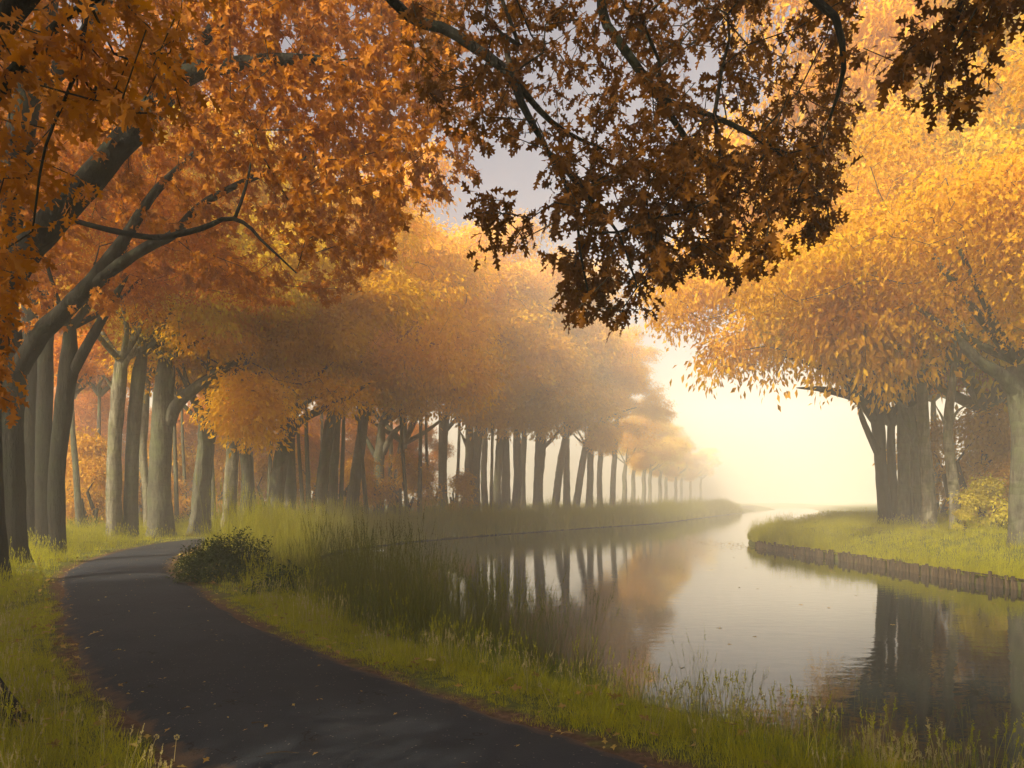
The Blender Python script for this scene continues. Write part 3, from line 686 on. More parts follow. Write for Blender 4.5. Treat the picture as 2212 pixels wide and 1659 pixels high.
o1.limb([b0+(.2, 0, .1), (3.2, .8, 6.8), P(2150, -220, 5.8), P(2090, -20, 5.9), P(2040, 110, 6), P(2025, 220, 6)], (.14, .09, .045, .03, .018, .008))
o1.limb([P(2150, -220, 5.8), P(2260, -60, 5.9), P(2290, 60, 6)], (.04, .03, .012))
TT = [targets([(850, -420), (1850, -420), (1835, 120), (1845, 280), (1800, 430), (1650, 440), (1500, 430), (1300, 340), (1150, 290), (1010, 320), (900, 180)], 900, 6.8, 11, g, gapf, -.3),
      targets([(1210, 300), (1800, 300), (1800, 480), (1660, 545), (1590, 595), (1440, 590), (1420, 660), (1340, 700), (1260, 690), (1200, 690), (1230, 600), (1160, 575), (1195, 480), (1160, 400)], 285, 6.6, 8.4, g, gapf, -.2),
      targets([(1010, 440), (1060, 410), (1150, 430), (1190, 500), (1110, 550), (1035, 545)], 13, 6.6, 7.2, g),
      targets([(1830, -320), (2600, -320), (2500, 150), (2211, 70), (2150, 160), (2065, 270), (2010, 280), (1965, 190), (1850, 130)], 230, 5.4, 7.0, g, gapn, -.6),
      np.column_stack([g.uniform(-4, 6, 260), g.uniform(-6, 5, 260), g.uniform(7.6, 14, 260)])]
o1.foliage(np.vstack(TT), 11, .15, .25, .34, 300, dens_seed=3, pick=lambda x, y: (x > 1000) & (y > 330))

# the oak just outside the picture whose root flare and nearest leaves show
o2 = NearTree((-4.95, 6.6), 'near oak with its dark root flare and large orange leaves at the picture edge', 'oak_rust')
d = 6.6
o2.trunk([P(-98, 1570, d), P(-140, 1380, d), P(-165, 1050, d), P(-200, 600, d), P(-230, 100, d), P(-260, -300, d)], (.36, .32, .31, .3, .26, .2), 33, .7)
o2.limb([P(-215, 420, d), P(-60, 150, 6.2), P(120, -80, 5.6), P(330, -220, 5.2), P(560, -330, 5.2)], (.15, .11, .08, .05, .02))
o2.limb([P(-205, 560, d), P(-120, 380, 5.9), P(-40, 250, 5.2), P(60, 120, 4.8), P(190, 0, 4.6), P(330, -60, 4.6)], (.11, .08, .05, .035, .022, .01))
o2.limb([P(190, 0, 4.6), P(178, 90, 4.55), P(168, 145, 4.5), P(120, 250, 4.45), P(88, 360, 4.4), P(70, 500, 4.4)], (.016, .014, .013, .010, .007, .005))
o2.limb([P(168, 145, 4.5), P(230, 230, 4.5), P(330, 245, 4.6)], (.009, .007, .004))
TT = [targets([(-700, -500), (620, -500), (560, -60), (430, 130), (420, 260), (280, 280), (150, 480), (70, 620), (-30, 700), (-700, 400)], 430, 4.8, 10, g, gapn, -.15, .7),
      targets([(-30, 40), (420, 20), (300, 260), (130, 420), (40, 640), (-20, 700)], 52, 3.9, 5.4, g, gapn, -.3),
      targets([(-60, 600), (40, 640), (50, 860), (-20, 900)], 9, 5.0, 6.2, g)]
o2.foliage(np.vstack(TT), 10, .155, .22, .36, 300, dens_seed=4)

# the two big forked oaks at the head of the row
o3 = NearTree(tuple(P(-22, 0, 17.5)[:2]), 'great dark oak with a massive limb climbing across the orange leaves', 'oak_rust', group=ROW)
d = 17.5
o3.trunk([P(-22, 1255, d), P(-32, 1080, d), P(-34, 800, d), P(-8, 620, d), P(20, 430, d), P(55, 230, d), P(95, 60, d), P(120, -150, d)], (.42, .36, .36, .4, .32, .28, .24, .14), 35)
o3.limb([P(-5, 640, d), P(50, 548, d-.2), P(140, 448, d-.4), P(190, 395, d-.6), P(300, 268, d-1), P(400, 165, d-1.4), P(520, 138, d-1.8), P(620, 128, d-2.2), P(720, 132, d-2.6)], (.36, .34, .32, .31, .28, .22, .15, .12, .08))
o3.limb([P(300, 268, d-1), P(400, 130, d-.6), P(500, 20, d-.3), P(640, -120, d)], (.2, .16, .12, .07))
o3.limb([P(60, 220, d), P(180, 90, d-.5), P(235, -30, d-1), P(280, -200, d-1)], (.2, .2, .18, .1))
o3.limb([P(165, 478, d-2.6), P(240, 498, d-2.8), P(340, 513, d-3), P(440, 492, d-3.2), P(508, 470, d-3.4), P(560, 515, d-3.6), P(640, 590, d-3.8)], (.045, .055, .06, .05, .04, .03, .015))
o3.limb([P(508, 470, d-3.4), P(532, 400, d-3.3), P(545, 330, d-3.2)], (.035, .026, .012))
TT = [targets([(-600, -450), (1000, -450), (1030, 120), (1030, 390), (960, 420), (870, 520), (760, 610), (640, 560), (520, 500), (330, 500), (200, 520), (60, 560), (-300, 560)], 1250, 16.2, 22.5, g, gapb, -.5),
      targets([(-600, -450), (1000, -450), (1030, 120), (1030, 390), (960, 420), (870, 520), (760, 610), (640, 560), (520, 420), (330, 120), (200, 60), (60, 100), (-300, 560)], 420, 12, 16.5, g, gapb, -.2),
      targets([(250, -350), (960, -350), (980, 150), (900, 330), (600, 380), (300, 300)], 950, 14, 23, g)]
o3.foliage(np.vstack(TT), 20, .215, .2, .6, 300, tmpl=[OAK_MID], dens_seed=5)

o4 = NearTree(tuple(P(22, 0, 22.5)[:2]), 'furrowed oak with two long limbs rising from a fork at head of the row', 'oak_orange', group=ROW)
d = 22.5
o4.trunk([P(22, 1216, d), P(25, 1100, d), P(22, 920, d), P(20, 790, d), P(12, 650, d), P(8, 500, d), P(14, 300, d)], (.42, .37, .36, .44, .3, .24, .12), 37)
o4.limb([P(40, 798, d), P(88, 722, d-.2), P(150, 662, d-.5), P(192, 620, d-.8), P(236, 560, d-1), P(277, 503, d-1.2), P(335, 415, d-1.6), P(420, 330, d-2)], (.32, .27, .25, .23, .19, .16, .12, .06))
o4.limb([P(186, 632, d-.7), P(250, 578, d-1.2), P(320, 532, d-1.6), P(372, 508, d-2), P(440, 440, d-2.4), P(560, 380, d-3), P(680, 360, d-3.4)], (.16, .16, .15, .13, .10, .07, .03))
TT = [targets([(60, 300), (500, 240), (860, 300), (850, 540), (760, 640), (650, 670), (430, 620), (300, 620), (180, 700), (60, 740), (-100, 700)], 520, 21.3, 27, g, gapb, -.3),
      targets([(150, -300), (1000, -300), (1000, 120), (900, 280), (300, 280)], 360, 20, 26, g)]
o4.foliage(np.vstack(TT), 30, .22, .2, .6, 200, tmpl=[OAK_MID], dens_seed=6)

# unseen crowns and oaks added behind the viewer to shade path, boughs and mist
for k, (x, y, s, yaw) in enumerate(((-1.6, -4.5, 1.0, 30), (5.5, -13, 1.1, 20), (-8, -11, 1.0, -10), (-15, -2, 1.0, 40), (-14, -15, 1.0, 80), (-22, -8, 1.05, 200), (-18, 5, .9, 60))):
    z = ground_z(x, y)
    t = thing('oak_tree', (x, y, z), 'unseen oak added behind the viewer for shade, %s of them' % ORD[k-1], 'tree', 'unseen shading oaks behind the viewer') if k else o1.t
    if k:
        V, F = trunk_mesh([(x, y, z-.1), (x+.1, y, z+3), (x, y+.2, z+6), (x, y, z+9)], (.42, .36, .33, .25), np.array((x, y, z)), seed=200+k)
        link('trunk', make_mesh('trunk', V, F, M['bark_dark']), t)
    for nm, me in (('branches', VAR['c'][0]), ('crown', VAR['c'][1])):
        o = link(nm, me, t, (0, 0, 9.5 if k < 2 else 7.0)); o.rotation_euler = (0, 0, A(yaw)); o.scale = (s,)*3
        o.material_slots[0].link = 'OBJECT'; o.material_slots[0].material = M['oak_shade_brown'] if nm == 'crown' else M['bark_dark']
# ------------------------------------------------------------------ grasses
SRC = 0
def scatter(name, pts, rz, sc, ix, meshes, label=None, tilt=.12, seed=0):
    global SRC
    g = np.random.default_rng(seed); n = len(pts)
    col = bpy.data.collections.new(name+'_sources')
    for k, me in enumerate(meshes):
        o = bpy.data.objects.new('%s_source_%02d' % (name, k), me); col.objects.link(o)
    me = bpy.data.meshes.new(name); me.vertices.add(n); me.vertices.foreach_set('co', np.asarray(pts, np.float32).ravel())
    rot = np.column_stack([g.normal(size=n)*tilt, g.normal(size=n)*tilt, rz]).astype(np.float32)
    a = me.attributes.new('rot', 'FLOAT_VECTOR', 'POINT'); a.data.foreach_set('vector', rot.ravel())
    a = me.attributes.new('sc', 'FLOAT', 'POINT'); a.data.foreach_set('value', np.asarray(sc, np.float32))
    a = me.attributes.new('ix', 'INT', 'POINT'); a.data.foreach_set('value', np.asarray(ix, np.int32))
    me.update()
    o = link(name, me)
    ng = bpy.data.node_groups.new(name, 'GeometryNodeTree')
    ng.interface.new_socket('Geometry', in_out='INPUT', socket_type='NodeSocketGeometry')
    ng.interface.new_socket('Geometry', in_out='OUTPUT', socket_type='NodeSocketGeometry')
    N = ng.nodes; i = N.new('NodeGroupInput'); e = N.new('NodeGroupOutput'); ins = N.new('GeometryNodeInstanceOnPoints')
    ci = N.new('GeometryNodeCollectionInfo'); ci.inputs[0].default_value = col; ci.inputs[1].default_value = True; ci.inputs[2].default_value = True
    def attr(nm, ty):
        q = N.new('GeometryNodeInputNamedAttribute'); q.data_type = ty; q.inputs[0].default_value = nm; return q.outputs[0]
    L = ng.links.new
    L(i.outputs[0], ins.inputs['Points']); L(ci.outputs[0], ins.inputs['Instance']); ins.inputs['Pick Instance'].default_value = True
    L(attr('ix', 'INT'), ins.inputs['Instance Index']); L(attr('rot', 'FLOAT_VECTOR'), ins.inputs['Rotation']); L(attr('sc', 'FLOAT'), ins.inputs['Scale'])
    L(ins.outputs[0], e.inputs[0])
    md = o.modifiers.new('scatter', 'NODES'); md.node_group = ng
    o['kind'] = 'stuff'
    if label: o['label'] = label
    return o

def blade(h, w, bend, az, base, g, segs=4):
    s = np.linspace(0, 1, segs+1); dirv = np.array((math.cos(az), math.sin(az), 0)); side = np.array((-dirv[1], dirv[0], 0))
    c = base + dirv*(bend*h*s**2)[:, None] + np.array((0, 0, 1))*(h*(s-.35*bend*s**2))[:, None]
    ww = w*(1-s**1.6); ww[0] *= .8
    V = np.concatenate([c-side*ww[:, None]/2, c+side*ww[:, None]/2]); k = segs+1
    F = [(i, k+i, k+i+1) for i in range(segs)] + [(i, k+i+1, i+1) for i in range(segs-1)]
    return V, np.array(F)
def tuft(seed, n, h, w, rad, bend=(.1, .6), seedhead=0.0, m='grass'):
    g = np.random.default_rng(seed); parts = []
    for k in range(n):
        r = rad*math.sqrt(g.random()); a = g.uniform(0, 6.28); b = np.array((r*math.cos(a), r*math.sin(a), -.03))
        hh = h*g.uniform(.45, 1.15); az = a+g.normal()*.9
        parts.append(blade(hh, w*g.uniform(.7, 1.3), g.uniform(*bend), az, b, g))
        if g.random() < seedhead:
            H = h*g.uniform(1.2, 1.6); az = g.uniform(0, 6.28); bd = g.uniform(.02, .18); dv = np.array((math.cos(az), math.sin(az), 0))
            s = np.linspace(0, 1, 6); c = b + dv*(bd*H*s**2)[:, None] + np.array((0, 0, 1))*(H*s)[:, None]
            V, F = tube(c, np.full(6, .0016), 3); parts.append((V, np.concatenate([F[:, :3], F[:, [0, 2, 3]]])))
            top = c[-1]; q = np.linspace(0, 1, 14); hl = H*.16
            pos = top + dv*(bd*.5*hl*q)[:, None] + np.array((0, 0, 1))*(hl*q)[:, None] - np.array((0, 0, hl*.4))
            parts.append(place(SMALL, pos, g.normal(size=(14, 3))*.5+np.array((0, 0, 1.)), g.normal(size=(14, 3)), .028*(1-.5*q)))
    return make_mesh('tuft', *merge(parts), M[m], smooth=False)

TUFTS = {'lawn': [tuft(300+k, 16, .16, .006, .11, (.2, .9)) for k in range(5)],
         'tall': [tuft(310+k, 16, .42, .008, .13, (.1, .6), .22) for k in range(5)],
         'sedge': [tuft(320+k, 18, .38, .008, .13, (.1, .7), .08, 'grass_dark') for k in range(5)],
         'reed': [tuft(330+k, 14, .95, .011, .16, (.05, .4), .35, 'reed') for k in range(5)],
         'herb': [tuft(340+k, 22, .85, .022, .25, (.1, .55), .25, 'verge_tall') for k in range(5)],
         'dry': [tuft(360+k, 5, .30, .004, .16, (.1, .8), .9, 'straw') for k in range(4)],
         'fine': [tuft(350+k, 12, .30, .012, .2, (.2, .8), .15) for k in range(4)]}
def field(n, x0, x1, y0, y1, g):
    q = np.column_stack([g.uniform(x0, x1, n), g.uniform(y0, y1, n)]); z, sd, dp, left = land(q); return q, z, sd, dp, left
def in_view(q, m=.10, lo=1.2):
    return (q[:, 1] > lo) & (np.abs(q[:, 0]) < q[:, 1]*(.691+m)+.6)
tree_xy = np.array([o.location[:2] for o in C.objects if o.name.startswith(('oak_tree', 'slender_tree'))])

g = np.random.default_rng(99); patch = Noise(1.6, seed=12); patch2 = Noise(3.3, seed=13)
def along(line, n, y0, y1, o0, o1, g):
    l = line[(line[:, 1] > y0) & (line[:, 1] < y1)]; q = resample(l[::3], 600); tt = norm(np.gradient(q, axis=0)); nn = np.stack([-tt[:, 1], tt[:, 0]], -1)
    i = g.integers(0, 600, n); return q[i]+nn[i]*g.uniform(o0, o1, n)[:, None]+g.normal(size=(n, 2))*.06
def sow(name, kind, n, box, keep, scale, label, seed, jit=.3):
    g = np.random.default_rng(seed)
    if isinstance(box[0], np.ndarray):
        q = along(box[0], n, *box[1:], g); z, sd, dp, left = land(q)
    else: q, z, sd, dp, left = field(n, *box, g)
    ok = keep(q, z, sd, dp, left, g) & (sd > .03)
    q, z, sd, dp = q[ok], z[ok], sd[ok], dp[ok]
    s = scale(q, sd, dp)*g.uniform(1-jit, 1+jit, len(q))
    return scatter(name, np.column_stack([q, z-.01]), g.uniform(0, 6.28, len(q)), s, g.integers(0, len(TUFTS[kind]), len(q)), TUFTS[kind], label, seed=seed)
edge_dp = lambda q: 1.36+.16*patch(q)
# short grass on the near verges
sow('grass', 'lawn', 46000, (-9, 7, 2.5, 15), lambda q, z, sd, dp, l, g: l & in_view(q) & (dp > edge_dp(q)) & (dp < 7), lambda q, sd, dp: .55+.55*smooth01(1.4, 2.2, dp)+.25*patch(q), 'short grass on the verges beside the path', 1)
sow('tall_grass', 'tall', 16000, (-12, 7, 2.5, 20), lambda q, z, sd, dp, l, g: l & in_view(q) & (dp > edge_dp(q)+.25) & (dp < 6.5) & (g.random(len(q)) < .30+.55*(patch2(q) > .1)), lambda q, sd, dp: (.35+.5*smooth01(1.6, 2.6, dp)+.16*patch(q))*(1-.4*smooth01(2, .4, sd)), 'longer grass on the verges', 2)
sow('sedge', 'sedge', 7000, (LEFT_EDGE, 1.5, 19, 0, 2.4), lambda q, z, sd, dp, l, g: l & in_view(q) & (sd < 2.3) & (dp > 1.6), lambda q, sd, dp: .42+.4*smooth01(7.5, 12, q[:, 1])+.2*patch(q), 'dark sedge along the near shore', 3)
sow('reed', 'reed', 3600, (LEFT_EDGE, 9.5, 33, 0, 2.2), lambda q, z, sd, dp, l, g: l & in_view(q) & (dp > 2.0) & (q[:, 1] > 10.0), lambda q, sd, dp: (.82+.2*patch(q))*(1-.6*smooth01(14, 19, q[:, 1])), 'tall brown reeds on the near shore', 4)
sow('shore_stalks', 'reed', 110, (LEFT_EDGE, 3, 11, 0, .9), lambda q, z, sd, dp, l, g: l & in_view(q) & (sd < .9), lambda q, sd, dp: .5+.12*patch(q), 'scattered seed stalks at the water edge', 5)
sow('dry_stalks', 'dry', 1500, (-9, 7, 2.8, 16), lambda q, z, sd, dp, l, g: l & in_view(q) & (dp > 1.7) & (dp < 6), lambda q, sd, dp: .75+.2*patch(q), 'dry straw coloured grass stalks in the verges', 14)
# grass further along, left of and beyond the bend
sow('meadow_grass', 'fine', 15000, (-34, -5, 12, 60), lambda q, z, sd, dp, l, g: l & in_view(q) & (dp > edge_dp(q)+.05) & (q[:, 1] > 13), lambda q, sd, dp: .45+.75*smooth01(1.4, 3, dp)+.3*patch(q), 'sunlit grass along the bend of the path', 6)
# the tall herbs on the far side of the bend, down to the water
sow('bank_herbs', 'herb', 9500, (LEFT_EDGE, 24, 150, 0, 3.0), lambda q, z, sd, dp, l, g: l & in_view(q) & (dp > 1.25), lambda q, sd, dp: 1.15+.3*patch2(q)+.15*patch(q), 'tall yellow green herbs along the misty bank', 7)
sow('woodland_herbs', 'herb', 6000, (-50, 35, 30, 110), lambda q, z, sd, dp, l, g: l & in_view(q) & (dp > 3.8), lambda q, sd, dp: .5+.3*patch2(q), 'undergrowth below the oak row', 8)
# the far bank
sow('far_bank_grass', 'fine', 24000, (13.5, 40, 18, 62), lambda q, z, sd, dp, l, g: (~l) & in_view(q, .06) & (sd < 13), lambda q, sd, dp: .8+.35*patch(q)+.25*(sd < .8), 'bright grass on the far bank', 9)
sow('far_bank_herbs', 'herb', 900, (RIGHT_EDGE, 36, 60, -2.0, 0), lambda q, z, sd, dp, l, g: (~l) & in_view(q, .06) & (sd < 2.4), lambda q, sd, dp: .62+.2*patch(q), 'rough herbs at the tip of the far bank', 10)

sow('far_bank_tall_grass', 'tall', 2600, (RIGHT_EDGE, 18, 60, -9, 0), lambda q, z, sd, dp, l, g: (~l) & in_view(q, .06) & (patch2(q) > .0), lambda q, sd, dp: .75+.3*patch(q), 'rougher tufts of grass on the far bank', 11)
sow('edge_grass', 'tall', 700, (RIGHT_EDGE, 18, 50, -.35, 0), lambda q, z, sd, dp, l, g: (~l) & in_view(q, .06) & (patch(q) > -.4), lambda q, sd, dp: .7+.3*patch2(q), 'grass hanging over the wooden piles', 12)

# ------------------------------------------------------------------ timber piling along the far bank
rv = RIGHT_EDGE[(RIGHT_EDGE[:, 1] > 19.5) & (RIGHT_EDGE[:, 1] < 44.5) & (RIGHT_EDGE[:, 0] < 30)]
L = np.linalg.norm(np.diff(rv, axis=0), axis=1).sum(); npile = min(int(L/.145), 210)
rp = resample(rv[::4], npile); rt = norm(np.gradient(rp, axis=0)); rn = np.stack([rt[:, 1], -rt[:, 0]], -1)
piling = thing('timber_piling', (rp[npile//2][0], rp[npile//2][1], WATER_Z), 'row of weathered wooden piles holding up the grassy far bank', 'piling')
g = np.random.default_rng(31); pm = []
for k in range(6):
    h = g.uniform(.72, .86); q = np.array([(0, 0, 0), (0, 0, h*.5), (.004, 0, h-.012), (.004, 0, h)])
    V, F = tube(q, [.062, .06, .056, .046], 9); F = list(map(tuple, F))
    F = np.array(F); top = len(V)-9
    cap = np.array([(top, top+i, top+i+1, top+i+1) for i in range(1, 8)])
    me = bpy.data.meshes.new('pile'); me.from_pydata(V.tolist(), [], [tuple(f) for f in F.tolist()]+[tuple(range(top, top+9))]); me.materials.append(M['wood']); pm.append(me)
for k in range(npile):
    if g.random() < .08: continue
    o = link('pile', pm[g.integers(6)], piling, (rp[k][0]-piling.location.x+g.normal()*.012-rn[k][0]*.09, rp[k][1]-piling.location.y+g.normal()*.012-rn[k][1]*.09, -.465+g.normal()*.05))
    o.rotation_euler = (g.normal()*.04, g.normal()*.04, g.uniform(0, 6))
seg = 14
for k in range(0, npile-seg, seg):
    a = rp[k]; b = rp[k+seg-1]; c = (a+b)/2+rn[k+seg//2]*.06; ln = np.linalg.norm(b-a)
    s = np.array((ln/2, .07, .018)); V = np.array([(x, y, z) for x in (-1, 1) for y in (-1, 1) for z in (-1, 1)])*s
    F = np.array([(0, 1, 3, 2), (4, 6, 7, 5), (0, 4, 5, 1), (2, 3, 7, 6), (0, 2, 6, 4), (1, 5, 7, 3)])
    o = link('plank', make_mesh('plank', V, F, M['wood'], smooth=False), piling, (c[0]-piling.location.x, c[1]-piling.location.y, -.475-WATER_Z+g.normal()*.012))
    o.rotation_euler = (g.normal()*.06, g.normal()*.008, math.atan2(b[1]-a[1], b[0]-a[0]))

# ------------------------------------------------------------------ bushes and shrubs
def leafy_bush(loc, radii, n, size, tmpl, leafm, label, cat='bush', name='bush', seed=0, group=None, stems=9):
    g = np.random.default_rng(seed); z = ground_z(*loc); base = np.array((*loc, z)); t = thing(name, base, label, cat, group)
    radii = np.array(radii, float); nz = Noise(.9, seed=seed)
    v = norm(g.normal(size=(n, 3))); v[:, 2] = np.abs(v[:, 2])*1.0-.05; r = g.uniform(.25, 1, n)**.4*(1+.22*nz(v*1.3)+.08*nz(v*5))
    p = v*radii*r[:, None]; p[:, 2] = np.maximum(p[:, 2], .03)
    dv = norm(v*np.array((1, 1, .5)))*.7+g.normal(size=(n, 3))*.5+np.array((0, 0, -.25))
    nr = v*.6+np.array((0, 0, .6))+g.normal(size=(n, 3))*.35
    link('foliage', make_mesh('foliage', *place(tmpl, p, dv, nr, size*g.uniform(.6, 1.3, n)), M[leafm], smooth=False), t)
    parts = []
    for k in range(stems):
        q = norm(g.normal(size=3)); q[2] = abs(q[2])+.4; e = q*radii*.8
        parts.append(tube(resample([(g.normal()*.1, g.normal()*.1, -.05), e*.5+g.normal(size=3)*.05, e], 7), np.linspace(.012, .004, 7), 5))
    link('stems', make_mesh('stems', *merge(parts), M['twig']), t)
    return t
b = P(492, 0, 18.0)
leafy_bush((b[0], b[1]), (1.12, .95, 1.08), 14000, .062, OVATE, 'bush_green', 'rounded dark green bush beside the bend of the path', seed=41)
b = P(600, 0, 15.2)
leafy_bush((b[0]+.2, b[1]), (.75, .6, .62), 1700, .08, OVATE, 'bush_green', 'low dark leafy clump where the reeds meet the bush', 'bush', seed=42)
for k, (px, d, s, lab) in enumerate(((2110, 34, .62, 'yellow green shrub just beyond the slender mottled tree'), (2160, 32, .8, 'tall yellow shrub beside the big oak at the picture edge'), (2075, 32.4, .36, 'low leafy yellow clump at the foot of the slender mottled tree'), (2140, 38, 1.2, 'amber shrub deep under the far bank trees'))):
    b = P(px, 0, d); z = ground_z(b[0], b[1]); t = thing('shrub', (b[0], b[1], z), lab, 'shrub')
    for nm, me in (('branches', VAR['shrub'][0]), ('foliage', VAR['shrub'][1])):
        o = link(nm, me, t, (0, 0, 0)); o.scale = (s,)*3; o.rotation_euler = (0, 0, k*1.7)
        o.material_slots[0].link = 'OBJECT'; o.material_slots[0].material = M['shrub_yellow' if k < 3 else 'shrub_orange'] if nm == 'foliage' else M['twig']
g = np.random.default_rng(8); SH = [150, 165, 195, 215, 300, 330, 395, 470, 560, 655, 760, 870, 925, 985]
for k, (px, d, s) in enumerate(((195, 41, 1.1), (215, 46, 1.6), (165, 44, 1.5), (330, 52, 1.7), (395, 50, .9), (470, 60, 1.9), (560, 62, 1.5), (655, 66, 1.8), (760, 70, 1.6), (870, 72, 1.7), (925, 76, 1.5), (985, 80, 1.3), (300, 64, 2.0), (150, 50, 2.0), (2090, 46, 2.0), (2160, 52, 2.2), (2030, 56, 2.0))):
    b = P(px, 0, d); z = ground_z(b[0], b[1])
    lab = {0: 'bright orange sapling shrub in the gap before the pale oak', 2: 'orange shrub glowing behind the bowed mossy oak', 14: 'orange undergrowth shrub under the far bank trees, nearest one', 15: 'orange undergrowth shrub under the far bank trees, beside the big oak', 16: 'orange undergrowth shrub behind the far bank group of trunks'}.get(k, 'orange shrub in the wood behind the oak row, %s from its dark end' % ORD[SH.index(px)] if k < 14 else '')
    t = thing('shrub', (b[0], b[1], z), lab, 'shrub', None if k in (0, 2) else 'orange shrubs in the wood')
    for nm, me in (('branches', VAR['shrub'][0]), ('foliage', VAR['shrub'][1])):
        o = link(nm, me, t, (0, 0, 0)); o.scale = (s, s, s*1.25); o.rotation_euler = (0, 0, k*2.1)
        o.material_slots[0].link = 'OBJECT'; o.material_slots[0].material = M['shrub_orange'] if nm == 'foliage' else M['twig']

# ------------------------------------------------------------------ small plants on the near shore
def stalk(t, pts, r, m='straw', name='stem'):
    V, F = tube(resample(pts, 9), np.linspace(r, r*.5, 9), 5); return link(name, make_mesh(name, V, F, M[m]), t)
def ground_at(px, py, z0=-.1):
    d = (CAM_Z-z0)*F_PX/(py-HZ); 
    for _ in range(4):
        x = (px-PX0)*d/F_PX; d = (CAM_Z-ground_z(x, d))*F_PX/(py-HZ)
    x = (px-PX0)*d/F_PX; return np.array((x, d, ground_z(x, d)))
g = np.random.default_rng(17)
OV = [make_mesh('leaf', *OVATE, M['grass_dark'], smooth=False), make_mesh('leaf', *OVATE, M['reed'], smooth=False)]
def leafy_plant(px, py, h, nst, label, lm, ls=.12, spread=.22):
    b = ground_at(px, py); t = thing('leafy_plant', b, label, 'plant')
    for k in range(nst):
        a = g.uniform(0, 6.28); tip = np.array((spread*math.cos(a)*g.uniform(.3, 1), spread*math.sin(a), h*g.uniform(.75, 1.05)))
        pts = resample([(g.normal()*.03, g.normal()*.03, -.05), tip*np.array((.4, .4, .55)), tip], 12)
        V, F = tube(pts, np.linspace(.005, .003, 12), 5); link('stem', make_mesh('stem', V, F, M['grass_dark']), t)
        for j in range(5, 12):
            for sgn in (0, math.pi):
                az = j*1.57+sgn+g.normal()*.25; d = np.array((math.cos(az), math.sin(az), .25-.5*(j < 9))); d = norm(d)
                nr = norm(np.array((0, 0, 1.))-d*d[2]); s = np.cross(nr, d); o = link('leaf', OV[lm], t); mt = Matrix.Identity(4)
                sz = ls*g.uniform(.75, 1.15)*(1.1-.35*(j-5)/6)
                for c, ax in enumerate((d, s, nr)):
                    for r_ in range(3): mt[r_][c] = ax[r_]*sz
                for r_ in range(3): mt[r_][3] = pts[j][r_]
                o.matrix_basis = mt
leafy_plant(1185, 1425, .52, 5, 'broad leaved nettle like plant standing dark against the water', 1, .13)
leafy_plant(1060, 1400, .42, 3, 'smaller leafy plant at the foot of the brown reeds', 0, .10, .15)
def seed_stalk(px, py, h, label, kind):
    b = ground_at(px, py); t = thing('seed_stalk', b, label, 'plant', 'tall seed stalks at the shore')
    lean = np.array((g.normal()*.07, g.normal()*.05, 0)); pts = resample([(0, 0, -.05), np.array((0, 0, h*.55))+lean*.5, np.array((0, 0, h))+lean*2.2], 14)
    V, F = tube(pts, np.linspace(.0042, .002, 14), 5); link('stem', make_mesh('stem', V, F, M['reed']), t)
    q = pts[8:]; n = 46; f = g.random(n); pos = np.stack([np.interp(f, np.linspace(0, 1, len(q)), q[:, c]) for c in range(3)], -1)
    if kind == 1: pos = pos+g.normal(size=(n, 3))*np.array((.035, .035, .01))*(1-f)[:, None]
    link('seed_head', make_mesh('seed_head', *place(SMALL, pos, g.normal(size=(n, 3))*.5+np.array((0, 0, 1.)), g.normal(size=(n, 3)), .034*(1.2-.6*f)), M['reed'], smooth=False), t)
for px, py, h, k, lab in ((1285, 1440, .62, 1, 'thick seed stalk just past the broad leaved plant'), (1225, 1430, .60, 1, 'feathery seed stalk rising behind the broad leaved plant'), (1410, 1450, .62, 0, 'straight seed stalk in the clump midway along the shore'), (1465, 1465, .75, 1, 'tallest seed stalk leaning over the bright water'), (1530, 1500, .55, 0, 'seed stalk at the last of the bright water'), (1590, 1530, .62, 1, 'branched seed stalk where the tree reflection begins'), (1930, 1590, .70, 0, 'nodding seed stalk before the reflected trunks'), (2005, 1600, .72, 1, 'rust coloured seed stalk before the palest reflected trunk'), (1830, 1580, .55, 0, 'short seed stalk before the orange reflections')):
    seed_stalk(px, py, h, lab, k)
def dandelion(px, py, h, lab, grp='dandelion stems in the grass'):
    b = ground_at(px, py); t = thing('dandelion', b, lab, 'flower', grp); l = np.array((g.normal()*.06, g.normal()*.04, 0))
    stalk(t, [(0, 0, -.02), l*.6+(0, 0, h*.6), l+(0, 0, h)], .0032)
    V = norm(g.normal(size=(60, 3)))*.013+l+(0, 0, h); link('seed_head', make_mesh('seed_head', *place(SMALL, V-.0, V-(l+(0, 0, h)), g.normal(size=(60, 3)), np.full(60, .012)), M['straw'], smooth=False), t)
for px, py, h, lab in ((220, 1620, .24, 'tallest dandelion stem in the grass before the near oak'), (320, 1640, .15, 'short dandelion stem near the path edge in the near grass'), (375, 1645, .18, 'dandelion stem closest to the asphalt in the near grass'), (1190, 1525, .2, 'bent dandelion stem above the path edge beside the reeds'), (1730, 1640, .2, 'pale dandelion stem in the corner grass by the shore'), (1890, 1650, .22, 'dandelion stem below the nodding seed stalk'), (2010, 1648, .24, 'tilted dandelion stem below the rust coloured stalk')):
    dandelion(px, py, h, lab)
BC = sorted(((1057, 1432), (1215, 1445), (1228, 1452), (1250, 1462), (1275, 1455), (1297, 1450), (1195, 1465), (1250, 1490), (1380, 1512), (1490, 1560), (1478, 1508)))
